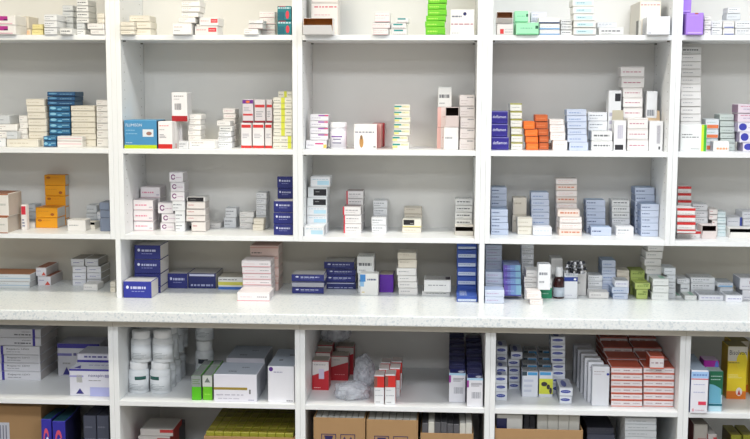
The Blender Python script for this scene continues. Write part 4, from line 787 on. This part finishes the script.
# ================================================================== LOWER SHELF (row 4)
S(4, 'left pile', 'b380', .19, 'reg', [(-25, 40.5, 371), (-26, 40, 362.8), (-26, 39.8, 354.5), (-27, 39.5, 345.8), (-23, 40.5, 337.3, 'regr'), (-23, 40.5, 328.7, 'regr')])
S(4, 'front right', 'b396', .1, 'nex', [(69, 112, 369)])
S(4, 'behind front violet-band box', .0, .12, 'w', [(76, 112, 381), (76, 112, 362.8), (77, 112, 353.5, 'nex3')])
S(4, 'at the back', .14, .12, 'nex2', [(57, 99.5, 343.6)])
S(4, 'front right, by bottles', 'b400.3', .075, 'ggr', [(191.3, 201, 375.5)])
S(4, 'second by bottles', 'b400.3', .075, 'wgr', [(202.3, 212.2, 375.3)])
for i in (1, 2):
    yy = -.16+i*.079
    S(4, ['', 'right behind', 'last behind', 'last behind'][i]+' front grey-green box', yy, .075, 'ggr', [(191.3+i*4.4, 201+i*4.2, 375.5-i*5.2)], group='small grey and green boxes in rows')
    S(4, ['', 'right behind', 'last behind', 'last behind'][i]+' front white-green box', yy, .075, 'wgr', [(202.3+i*4.2, 211.8+i*4, 375.3-i*5.2)], group='small grey and green boxes in rows')
S(4, 'centre front', 'b402', .17, 'gold', [(213.4, 256.7, 374.3)])
S(4, 'behind gold band box', .035, .2, 'gold', [(226, 264.5, 358)])
S(4, 'right side', 'b402.5', .26, 'pdot', [(267.6, 294.3, 366.2)])
S(4, 'front left', 'b390', .07, 'rdi', [(311.2, 328.8, 360.5)])
S(4, 'second from left', 'b380.5', .075, 'rdi2', [(331, 348.3, 355.8)])
S(4, 'right behind front red box', .115, .07, 'rdi2', [(314, 331, 352)])
S(4, 'right behind second red box', .24, .08, 'rdi2', [(336, 353.5, 346.5)])
S(4, 'far back left', .19, .1, 'rdi2', [(317.5, 334, 344.8)])
RWN = ['front', 'middle', 'back']
for i, (a, b, c, d_, t1, t2) in enumerate([(374.2, 384.3, 385, 395.6, 375, 374.3), (378.6, 389, 389.7, 400, 368.6, 367.8), (380.8, 390.5, 391.3, 402, 362.3, 361.2)]):
    S(4, RWN[i]+' row left', -.157+i*.1, .07, 'rw', [(a, b, t1)], group='slim red topped boxes in rows')
    S(4, RWN[i]+' row right', -.16+i*.1, .07, 'rw', [(c, d_, t2)], group='slim red topped boxes in rows')
S(4, 'right side, left column front', 'b402.3', .055, 'nvt', [(449, 465.8, 373)])
S(4, 'right side, right column front', 'b407', .055, 'nvt', [(467, 483.2, 378)])
DN = ['', 'second', 'third', 'fourth', 'fifth', 'sixth', 'seventh']
for i in range(1, 7):
    S(4, 'left column '+DN[i], -.152+i*.062, .058, 'nvd', [(449.3-i*.0, 465.6-i*.2, 372-i*6.3)], group='dark navy boxes in two columns')
    S(4, 'right column '+DN[i], -.172+i*.062, .058, 'nvd', [(467-i*.2, 482.8-i*.3, 376-i*6.3)], group='dark navy boxes in two columns')
# fourth bay of the lower shelf
S(4, 'front left corner', 'b400.8', .06, 'pill', [(495.3, 507.3, 391.5), (495.3, 507.3, 383.2), (495, 507.3, 375.2)])
S(4, 'behind front left pill logo pile', -.07, .08, 'pill', [(496.2, 507.5, 391), (496.2, 507.5, 383), (496.2, 507.5, 375), (496.2, 507.5, 366.8)])
S(4, 'far left at back', .08, .1, 'pill', [(496.2, 507.5, t) for t in (380, 371.5, 363, 354.5, 346)])
S(4, 'second pile from left', 'b389.5', .13, 'pill', [(508.6, 520, 382), (508.6, 520, 374.3), (508.6, 520, 366.8), (508, 519.8, 359.3), (511, 522.8, 352)])
S(4, 'front centre, left', 'b397', .07, 'tlb', [(522.3, 538.4, 371.5)])
S(4, 'front centre, right', 'b397', .07, 'yfig', [(539.3, 553.2, 371.5)])
for i in (1, 2, 3):
    S(4, DN[i]+' row behind, left', -.158+i*.085, .078, 'tlb', [(522.3+.6*i, 537.6, 371.5-i*7)], group='tall white boxes in rows behind the blue capped pair')
    S(4, DN[i]+' row behind, right', -.158+i*.085, .078, 'tlb', [(538.4+.2*i, 552-.3*i, 371.5-i*7)], group='tall white boxes in rows behind the blue capped pair')
S(4, 'low by yellow panel box', 'b403.7', .125, 'pill', [(559.5, 572, 396), (559.5, 573, 387.5)])
S(4, 'behind low pill logo pair', -.06, .08, 'pill', [(551, 565.5, t) for t in (384, 377, 370, 363.5, 357, 350, 343.8, 336.7)])
S(4, 'front', 'b406', .035, 'tw2', [(592.5, 610, 366.5)])
for i in range(1, 6):
    S(4, DN[i]+' behind front one', -.19+i*.075, .035, 'tw2', [(592-i*3.6, 607-i*3, 366.3-i*4.2)], group='tall white boxes standing in a file')
def orr(where, Y, D, xs, tops): S(4, where, Y, D, 'orr', [(xs[0], xs[1], t) for t in tops])
F6 = (400, 393.4, 386.8, 380.2, 373.6, 367.2)
orr('left column front', 'b406.8', .11, (611.3, 642.7), F6)
orr('right column front', 'b406.8', .11, (643.6, 675), F6)
orr('left column middle', -.05, .11, (607.5, 638.3), [396-i*6.3 for i in range(7)])
orr('right column middle', -.05, .11, (639.2, 669), [396-i*6.3 for i in range(7)])
orr('left column back', .065, .11, (603.5, 632.5), [390-i*6.1 for i in range(8)])
orr('right column back', .065, .11, (633.3, 662), [390-i*6.1 for i in range(8)])
orr('left column rearmost', .18, .11, (600, 628), [384.5-i*5.9 for i in range(9)])
orr('right column rearmost', .18, .11, (628.8, 656.5), [384.5-i*5.9 for i in range(9)])
S(4, 'single on right column front', -.14, .08, 'orr', [(650, 664.3, 356.3)], base=366.5)
S(4, 'front left corner', 'b413.5', .07, 'lbx', [(691.6, 709, 370.3)])
S(4, 'beside light blue tall box', 'b411.5', .06, 'gar', [(709.8, 723.5, 371)])
for i in (1, 2, 3):
    S(4, DN[i]+' behind light blue box', -.165+i*.08, .07, 'lbx', [(692-i*1, 707.5-i*3, 370-i*4)], group='white and light blue boxes in a file')
S(4, 'behind green arc box', -.04, .07, 'magb', [(702.8, 719.3, 360.3)])
S(4, 'right side', 'b399', .09, 'bis', [(728.3, 748, 346.3)])
S(4, 'behind yellow front box', -.01, .1, 'bis', [(731, 750, 341)])
S(4, 'beyond yellow front box', 'b399', .09, 'bis', [(749, 769, 346.5)])
# ------------------------------------------------------------------ bottles
def bottle(row, x0, x1, yt, Y, label, group, base=None, look='white', ang=0, lab='none'):
    z = ROWZ[row]
    if base is not None:
        z = base
    xc = (x0+x1)/2; A = onY(x0, yt+20, Y+.03).x; B = onY(x1, yt+20, Y+.03).x; r = (B-A)/2; h = onY(xc, yt, Y+.01).z-z; X = (A+B)/2
    if row == 1: Y += .07
    t = empty('pill_bottle' if look == 'white' else 'glass_bottle', (X, Y+r, z), math.radians(ang)); tag(t, label, 'bottle', group)
    if look == 'white':
        bm_, cm = mat('#e3e7ea', .35, .02, key='bottle_plastic'), mat('#eceeef', .4, .02, key='cap_plastic')
        lathe('bottle_body', [(0, 0), (r*.93, 0), (r, r*.07), (r, h*.66), (r*.97, h*.71), (r*.86, h*.755), (r*.82, h*.765), (0, h*.765)], bm_, t)
        lathe('cap', [(0, h*.752), (r*.86, h*.76), (r*.88, h*.77), (r*.88, h*.975), (r*.83, h*.997), (0, h*.997)], cm, t)
        lb = lathe('label', [(r*1.004, h*.1), (r*1.004, h*.57)], mat('#e1e5e8', .5, .02), t, a0=-1.5, a1=1.5, seg=24, thick=.0003)
        if lab != 'none':
            a = {'r': .45, 'l': -.35, 'c': 0}[lab]
            q = lathe('name_strip', [(r*1.012, h*.45), (r*1.012, h*.56)], mat('#1f5a52' if lab != 'c' else '#28303c', .5), lb, a0=a-.55, a1=a+.55, seg=12, thick=.0003)
        for i in range(4): lathe('print_line', [(r*1.01, h*(.14+i*.05)), (r*1.01, h*(.155+i*.05))], mat('#a4adb2', .5), lb, a0=-.9, a1=-.9+1.1+.25*(i % 3), seg=12, thick=.0002)
    elif look == 'jar':
        lathe('jar_body', [(0, 0), (r*.95, 0), (r, r*.06), (r, h*.74), (r*.94, h*.8), (0, h*.8)], mat('#e9e9ee', .35, .02, key='jar_plastic'), t)
        lathe('lid', [(0, h*.79), (r*1.02, h*.79), (r*1.03, h*.81), (r*1.03, h*.97), (r*.96, h), (0, h)], mat('#f0f0f2', .4, .02, key='lid_plastic'), t)
        lb = lathe('label', [(r*1.004, h*.06), (r*1.004, h*.66)], mat('#e8e6ee', .5, .02), t, a0=-1.4, a1=1.4, seg=24, thick=.0003)
        for v, hx, w_ in ((.44, '#7a4a9c', .9), (.34, '#8a8aa0', .6), (.2, '#8a8aa0', .7)):
            lathe('print_line', [(r*1.012, h*v), (r*1.012, h*(v+.05))], mat(hx, .5), lb, a0=-w_, a1=w_*.6, seg=12, thick=.0002)
    else:
        br = mat('#3a1616', .12, .05, key='brown_glass')
        lathe('bottle_body', [(0, 0), (r*.95, 0), (r, r*.08), (r, h*.52), (r*.9, h*.62), (r*.6, h*.69), (r*.55, h*.72), (0, h*.72)], br, t)
        lathe('cap', [(0, h*.70), (r*.66, h*.70), (r*.68, h*.72), (r*.68, h*.98), (r*.6, h), (0, h)], mat('#e6e6e6', .4, .02, key='cap_plastic2'), t)
        lathe('label', [(r*1.006, h*.06), (r*1.006, h*.36)], mat('#c9d4e0', .5), t, a0=-1.6, a1=1.6, seg=24, thick=.0003)
    placed.append((X-r, X+r, Y, Y+2*r, z, z+h)); LABELS.append(label)
    return h
hb = None
NM = ['front row', 'second row', 'third row', 'rearmost row']
for i in range(4):
    Y = -.088+i*.076
    for j, (a, b, lb) in enumerate([(129, 149.3, 'r'), (150.3, 170.8, 'l')]):
        # width shrinks with distance; keep the world size of the front ones
        r = (onY(b, 380, -.055).x-onY(a, 380, -.055).x)/2; X = (onY(a, 380, -.055).x+onY(b, 380, -.055).x)/2
        t_ = onY(a, 363, -.088).z
        side = 'left' if j == 0 else 'right'
        for lay in (0, 1):
            dx = .011*lay if lay else 0
            z = LZ if lay == 0 else t_+.0004
            class Q: pass
            # convert back through direct placement
            Xp = X+dx+(random.uniform(-.001, .001) if i else 0)
            def px(xw, Yw, zw):
                d = Vector((xw, Yw, zw))-CAM; q = d.dot(FW); return 375+F*d.dot(RT)/q, 219.5-F*d.dot(UP)/q
            ax, _ = px(Xp-r, Y+.03, z+.05); bx_, _ = px(Xp+r, Y+.03, z+.05); _, ty = px(Xp, Y+.01, z+(t_-LZ))
            bottle(4, ax, bx_, ty, Y, 'white capped pill bottle, %s, %s column, %s of the bottle block, second bay' % ('lower layer' if lay == 0 else 'upper layer', side, NM[i]),
                   'white pill bottles on the lower shelf', base=z, ang=random.uniform(-10, 10), lab=(lb if lay == 0 and i == 0 else ('c' if lay else 'none')) if i or lay == 0 else 'none')
z = LZ; hgt = onY(204, 341, .09).z-LZ
bottle(4, 195.5, 213.5, 341, .09, 'white pill bottle with black name strip, right of bottle block, standing on shelf, second bay', 'white pill bottles on the lower shelf', lab='c')
bottle(4, 195.5, 213.5, 341-29.2, .09, 'white pill bottle on top of the lone bottle beside the bottle block, second bay', 'white pill bottles on the lower shelf', base=LZ+hgt+.0006, lab='c')
bottle(1, 328.3, 345, 123, .005, 'round white plastic jar with purple lettering and wide lid, middle bay, second shelf', None, look='jar')
yb = onZ(558.5, 298.3, CT).y
bottle(3, 553, 564, 267.3, yb-.012, 'small brown glass bottle with white cap and pale label on the counter', None, look='glass')

# ------------------------------------------------------------------ blister packs piled on the navy band box
foil = mat('#b9bcc4', .25, .1, .2, metal=.85, key='blister_foil'); dk = mat('#2a2c34', .3, .05)
b0 = onY(577, 271, .1); zt = max([p[5] for p in placed if p[0] < b0.x < p[1] and p[2] < .2 and .7 < p[4] < .85]+[.8])
BL = [(-.005, .02, .000, -18, 'silver blister pack lowest in the pile on the white box, fourth bay counter'), (.004, .028, .0105, 22, 'dark capsule blister pack in the middle of the pile on the white box, counter'),
      (-.006, .022, .021, -8, 'silver blister pack with dark capsules third up in the counter pile'), (.0, .03, .0315, 30, 'topmost blister pack of the pile on the white box, fourth bay counter')]
for i, (dx, dy, dz, a, lb) in enumerate(BL):
    t = empty('blister_pack', (b0.x+dx, .10+dy, zt+dz+.0002), math.radians(a)); tag(t, lb, 'blister pack', 'blister packs piled on the counter')
    q = MB(); q.box(-.034, -.022, 0, .034, .022, .0008, foil if i != 1 else dk); q.build('foil_sheet', t, bevel=.0003)
    q = MB()
    for u in range(5):
        for v in range(2):
            cx, cy_ = -.026+u*.013, -.01+v*.02
            ring = [(math.cos(k*math.pi/5), math.sin(k*math.pi/5)) for k in range(10)]
            q.prism(ring, lambda a_, b_, c_, cx=cx, cy_=cy_: (cx+a_*.0045*(1-c_*.25), cy_+b_*.0075*(1-c_*.25), .0009+c_*.0088), 0, 1, dk if (i+u) % 2 else mat('#e4e4e6', .3))
    q.build('capsules', t, bevel=0)
# ------------------------------------------------------------------ crumpled plastic bags on the lower shelf
def film():
    m_ = bpy.data.materials.new('clear_plastic_film'); m_.use_nodes = True; n = m_.node_tree; b = n.nodes['Principled BSDF']
    b.inputs['Base Color'].default_value = lin('#e4e9f2'); b.inputs['Roughness'].default_value = .18; b.inputs['Alpha'].default_value = .42
    b.inputs['Specular IOR Level'].default_value = .8
    tc = n.nodes.new('ShaderNodeTexCoord'); no = n.nodes.new('ShaderNodeTexNoise'); no.inputs['Scale'].default_value = 35; no.inputs['Detail'].default_value = 6
    n.links.new(tc.outputs['Object'], no.inputs['Vector']); bp = n.nodes.new('ShaderNodeBump'); bp.inputs['Distance'].default_value = .01; bp.inputs['Strength'].default_value = .8
    n.links.new(no.outputs['Fac'], bp.inputs['Height']); n.links.new(bp.outputs[0], b.inputs['Normal'])
    mr = n.nodes.new('ShaderNodeMapRange'); mr.inputs[1].default_value = .3; mr.inputs[2].default_value = .7; mr.inputs[3].default_value = .25; mr.inputs[4].default_value = .65
    n.links.new(no.outputs['Fac'], mr.inputs[0]); n.links.new(mr.outputs[0], b.inputs['Alpha'])
    return m_
FM = film()
from mathutils import noise
def bag(x0, x1, y0, y1, z0, z1, label, seed, red=False):
    bm = bmesh.new(); bmesh.ops.create_icosphere(bm, subdivisions=5, radius=1)
    for v in bm.verts:
        p = v.co.copy(); n1 = noise.noise(p*1.7+Vector((seed, 0, 0))); n2 = abs(noise.noise(p*4.5+Vector((0, seed, 0)))); n3 = abs(noise.noise(p*10+Vector((0, 0, seed))))
        p *= 1+.25*n1-.22*n2-.08*n3
        sx = math.copysign(abs(p.x)**.8, p.x); sy_ = math.copysign(abs(p.y)**.8, p.y)
        zz = max(p.z, -.72)
        v.co = Vector((sx*(x1-x0)/2*.97, sy_*(y1-y0)/2*.97, (zz+.72)/1.72*(z1-z0)))
    me = bpy.data.meshes.new('plastic_bag'); bm.to_mesh(me); bm.free(); me.materials.append(FM); me.polygons.foreach_set('use_smooth', [True]*len(me.polygons))
    o = bpy.data.objects.new('plastic_bag', me); COL.objects.link(o); o.location = ((x0+x1)/2, (y0+y1)/2, z0)
    tag(o, label, 'plastic bag', 'crumpled plastic bags on the lower shelf'); LABELS.append(label)
def pxX(x, y, Y): return onY(x, y, Y).x
bag(pxX(330, 390, -.12), pxX(371, 390, -.12), -.13, -.015, LZ, LZ+.055, 'crumpled clear plastic bag lying in front, between red boxes and slim red-topped boxes', 3.1)
bag(pxX(353, 380, .1), pxX(376, 380, .1), .03, .15, LZ, LZ+.115, 'taller crumpled clear plastic bag behind the front bag, right of red boxes', 8.4)
bag(pxX(322, 340, .3), pxX(352, 340, .3), .2, .34, max(q_[5] for q_ in placed if q_[4] < LZ+.01 and q_[4] > LZ-.01 and pxX(322, 345, .25) < q_[1] and q_[0] < pxX(352, 345, .25) and q_[3] > .22)+.001, LZ+.235, 'large pale plastic bag lying on top of the rear red boxes, middle bay', 5.7)
# ================================================================== BOTTOM SHELF (row 5)
def pict(mb, x, z, s, kind, yy, m):
    t = .0006; f = lambda a, b, c, d_: mb.box(x+a*s, yy-t, z+b*s, x+c*s, yy, z+d_*s, m)
    f(0, 0, 1, .05); f(0, .95, 1, 1); f(0, 0, .05, 1); f(.95, 0, 1, 1)
    if kind == 'up':
        for k in (.12, .55):
            f(k+.12, .15, k+.2, .5); mb.prism([(k, .5), (k+.32, .5), (k+.16, .85)], lambda u, v, w_: (x+u*s, yy-w_, z+v*s), 0, t, m)
    else:
        mb.prism([(.2, .88), (.8, .88), (.7, .5), (.5, .35), (.3, .5)], lambda u, v, w_: (x+u*s, yy-w_, z+v*s), 0, t, m); f(.47, .12, .53, .4); f(.32, .1, .68, .16)
INK = mat('#2a2258', .6)
def case(x0, x1, yt, Y, D, label, picts=()):
    A = onY(x0, yt, Y).x; B = onY(x1, yt, Y).x; lo, hi, k = llim((A+B)/2); A = max(A, lo+.002); B = min(B, hi-.002)
    h = onY((x0+x1)/2, yt, Y).z-BZ; w_ = B-A; t = .004; K = kraft()
    root = empty('cardboard_case', ((A+B)/2, Y, BZ)); tag(root, label, 'box', 'open cardboard cases on the bottom shelf'); LABELS.append(label)
    q = MB(); q.box(-w_/2, 0, 0, w_/2, D, t, K); q.box(-w_/2, 0, t, -w_/2+t, D, h, K); q.box(w_/2-t, 0, t, w_/2, D, h, K); q.box(-w_/2+t, D-t, t, w_/2-t, D, h, K)
    q.build('case_body', root, bevel=.0008)
    q = MB(); q.box(-w_/2+t, 0, t, w_/2-t, t, h, K)
    q.build('front_panel', root, bevel=.0008)
    if picts:
        q = MB()
        for (u, zt_, s, kind) in picts: pict(q, -w_/2+u*w_, h-zt_-s, s, kind, 0, INK)
        q.build('handling_symbols', root)
    placed.append((A, B, Y, Y+t, BZ, BZ+h)); placed.append((A, A+t, Y, Y+D, BZ, BZ+h)); placed.append((B-t, B, Y, Y+D, BZ, BZ+h)); placed.append((A, B, Y, Y+D, BZ, BZ+t))
    return A+t, B-t, h
def fill(A, B, n, Y, D, z1, st, group, what, bay, z0=BZ+.0042, jit=0):
    w_ = (B-A)/n
    for i in range(n):
        if isinstance(st, (list, tuple)): s = st[i]
        else: s = st
        dz = random.uniform(-jit, jit)
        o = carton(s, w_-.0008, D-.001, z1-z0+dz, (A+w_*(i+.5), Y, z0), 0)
        pos = 'leftmost' if i == 0 else 'rightmost' if i == n-1 else ['', 'second', 'third', 'fourth', 'fifth', 'sixth', 'seventh', 'eighth', 'ninth'][i]+' from left'
        lb = short('%s, %s in %s, %s bottom shelf' % (ST[s]['look'].replace('yellow green small', 'yellow green'), pos, what, bay)); LABELS.append(lb)
        tag(o, lb, 'box', group)
        placed.append((A+w_*i, A+w_*(i+1), Y, Y+D, z0, z1))
def zat(y, Y, x=400): return onY(x, y, Y).z
# far left: closed carton with a white label
A_, B_ = onY(-60, 410, -.1).x, onY(41, 410, -.1).x; h_ = zat(406, -.1, 20)-BZ
t = empty('cardboard_case', ((A_+B_)/2, -.1, BZ)); lb = 'large closed brown carton with white label at the far left of the bottom shelf'; tag(t, lb, 'box'); LABELS.append(lb)
q = MB(); q.box(-(B_-A_)/2, 0, 0, (B_-A_)/2, .36, h_, kraft()); q.build('case_body', t, bevel=.002)
lx0, lx1 = onY(-20, 430, -.1).x-(A_+B_)/2, onY(9.5, 430, -.1).x-(A_+B_)/2; lz1 = zat(422.5, -.1, 5)-BZ
q = MB(); q.box(lx0, -.0006, lz1-.09, lx1, 0, lz1, mat('#c9ccd6', .5))
for i in range(9): q.box(lx0+.008+i*.011, -.001, lz1-.08, lx0+.012+i*.011, -.0005, lz1-.01, mat('#77788a', .5))
q.build('label', t, bevel=0)
placed.append((A_, B_, -.1, .26, BZ, BZ+h_))
for i, (x0, x1, tp, Y) in enumerate([(40.8, 51.2, 419, -.165), (52, 65, 421, -.17)]):
    S(5, ['left front', 'right front'][i], Y, .09, 'dvi', [(x0, x1, tp)])
for r in range(1, 3):
    S(5, DN[r]+' row left', -.165+r*.095, .09, 'dvi', [(43+r*3.5, 54+r*3.2, 419-r*4)]); S(5, DN[r]+' row right', -.165+r*.095, .09, 'dvi', [(55+r*3.2, 67+r*2.8, 420-r*4)])
S(5, 'left of last two', -.12, .2, 'dgb', [(83, 95.8, 415.5)]); S(5, 'against right side', -.12, .2, 'dgb', [(96.3, 108.5, 415.5)])
S(5, 'left side', -.06, .14, 'rwh', [(138, 170, 436), (140, 173, 429)])
S(5, 'centre back', .14, .12, 'dgb', [(150, 178, 428)])
S(5, 'left end', .1, .14, 'dvi', [(131, 138, 424)])
# case with yellow green boxes
a, b, h = case(204, 294.4, 437, -.172, .42, 'open brown cardboard case full of small yellow green boxes, bottom shelf under pill bottles')
zc = BZ+h+.014
for r in range(7):
    fill(a+.001, b-.001, 10, -.165+r*.0575, .057, zc, 'gyc', 'yellow green boxes packed in the open case', ['front row', 'second row', 'third row', 'fourth row', 'fifth row', 'sixth row', 'seventh row'][r]+' of open case', 'second bay')
P2 = ((.15, .058, .052, 'rain'), (.52, .058, .052, 'up'))
a, b, h = case(313.5, 365.2, 418, -.172, .3, 'left brown cardboard case with navy handling symbols, middle bay of bottom shelf', P2)
fill(a+.0005, b-.0005, 8, -.167, .28, BZ+h-.0012, 'strip', 'upright packets in the left cardboard case', 'left symbol case', 'middle bay')
a, b, h = case(366.5, 418, 420, -.172, .3, 'second brown cardboard case with navy handling symbols, middle bay of bottom shelf', P2)
fill(a+.0005, b-.0005, 7, -.167, .28, BZ+h-.0012, 'strip', 'upright packets in the second cardboard case', 'second symbol case', 'middle bay')
a, b, h = case(420.5, 473.5, 433.5, -.172, .28, 'low brown cardboard case with dark grey packets, right side of middle bay bottom shelf')
fill(a+.001, b-.001, 8, -.167, .12, BZ+h+.035, ['dstrip', 'strip', 'dstrip', 'dstrip', 'dstrip', 'dstrip', 'strip', 'strip'], 'grey packets in the low case', 'low case front row', 'middle bay', jit=.004)
fill(a+.001, b-.001, 8, -.045, .13, BZ+h+.055, 'dstrip', 'grey packets in the low case', 'low case back row', 'middle bay', jit=.003)
a, b, h = case(494.8, 583, 429.5, -.172, .34, 'wide brown cardboard case holding white boxes, fourth bay of bottom shelf')
fill(a+.002, a+.092, 1, -.15, .12, BZ+h+.045, 'dkw', 'boxes in the wide case', 'front of wide case', 'fourth bay')
xa = onY(537, 425, -.14).x
fill(a+.10, xa-.002, 2, -.1, .15, BZ+h+.03, 'dstrip', 'boxes in the wide case', 'middle of wide case', 'fourth bay', jit=.004)
fill(xa, b-.004, 4, -.14, .14, BZ+h+.048, 'strip', 'boxes in the wide case', 'right part of wide case', 'fourth bay')
S(5, 'low dark pile', -.06, .2, 'dgb', [(587, 615, 434), (587, 614, 427.5)])
S(5, 'against right side', -.15, .2, 'grey', [(625, 656.8, t) for t in (437, 430.5, 424.3, 418)])
S(5, 'left side', -.13, .2, 'rdk', [(694, 708, 424)])
S(5, 'beside red label box', -.14, .16, 'rwh', [(706, 717, 434)])
S(5, 'right side', -.1, .12, 'gyc', [(731, 742, 435)]); S(5, 'by frame edge', -.1, .12, 'gyc', [(743, 754, 435)])
# ------------------------------------------------------------------ the 300 boxes that show largest stay individuals; the remaining ones form one object
KEEP = set(int(c, 36) for c in '''0 1 7 8 u v 11 12 1a 1b 1c 1g 1k 1q 1r 1s 1u 1x 23 24 25 26 27 28 2b 2c 2e 2v 31 3b 3d 3n 3o 3p 3q 3r 3v 3w 3y 4c 4d 4h 4j 52 53 54 55 56 57 5o 5t 63 64 65 66 67 68 69 6a 6b 6c 6d 6e 6v 6z 70 72 74 75 76 79 7a 7b 7c 7d 7e 7i 7j 7k 7l 7m 7n 7o 7t 7u 7v 7w 7x 7z 81 82 83 86 8e 8f 8g 8h 8i 8j 8m 8q 8r 8u 8v 8w 8x 96 97 98 9c 9f 9i 9j 9k 9l 9n 9p 9q 9r 9t 9u a6 a7 a8 ac ad ae ag ah ai aj ak al am an as au ay b0 bc bl bn bo bu bv bw by c5 c7 c8 ca cd ce cj cl co ct cu cv cz dk do dp dq dr ds dw dy dz e0 e3 e5 e6 e7 e8 e9 ea eb ee ef eg eh em en eo ep eq er es et eu ew ex f2 f3 f5 f6 f8 f9 fa fb fe fi fs fv fx gb gc gd ge gf gl gq gu gv gy gz h1 h5 h6 h7 hf hg hk hl hp hq hr hs ht hu hv hw hy hz i0 i1 i6 i7 i8 i9 ia ic ie if ih ik il j9 je jf jg jo jw jx jy jz k0 k1 k2 k3 k4 k5 k6 k7 k8 k9 ka kb kc kd ke kl kz l6 le lm ln lo lp lt lu lv lx ly m0 m3 m4 m5 m6 p2 p9 pa pb pc pd pe pf ph pi'''.split())
def merge_rest():
    rest = [(i, o) for i, o in enumerate(CART) if i not in KEEP and o.name.startswith('medicine_box')]
    v = []; f = []; mi = []; mats = []
    for i, o in rest:
        me = o.data; off = len(v); c, s_ = math.cos(o.rotation_euler.z), math.sin(o.rotation_euler.z); lx, ly, lz = o.location
        v += [(lx+c*q.co.x-s_*q.co.y, ly+s_*q.co.x+c*q.co.y, lz+q.co.z) for q in me.vertices]
        sl = []
        for m_ in me.materials:
            if m_ not in mats: mats.append(m_)
            sl.append(mats.index(m_))
        for p_ in me.polygons: f.append([off+k for k in p_.vertices]); mi.append(sl[p_.material_index])
    for i, o in rest:
        me = o.data; bpy.data.objects.remove(o); bpy.data.meshes.remove(me)
    me = bpy.data.meshes.new('medicine_boxes'); me.from_pydata(v, [], f)
    for m_ in mats: me.materials.append(m_)
    me.polygons.foreach_set('material_index', mi); me.update()
    o = bpy.data.objects.new('medicine_boxes', me); COL.objects.link(o)
    tag(o, 'the many smaller, partly hidden medicine boxes stacked between and behind the larger ones', 'boxes', None, 'stuff')
if KEEP: merge_rest()
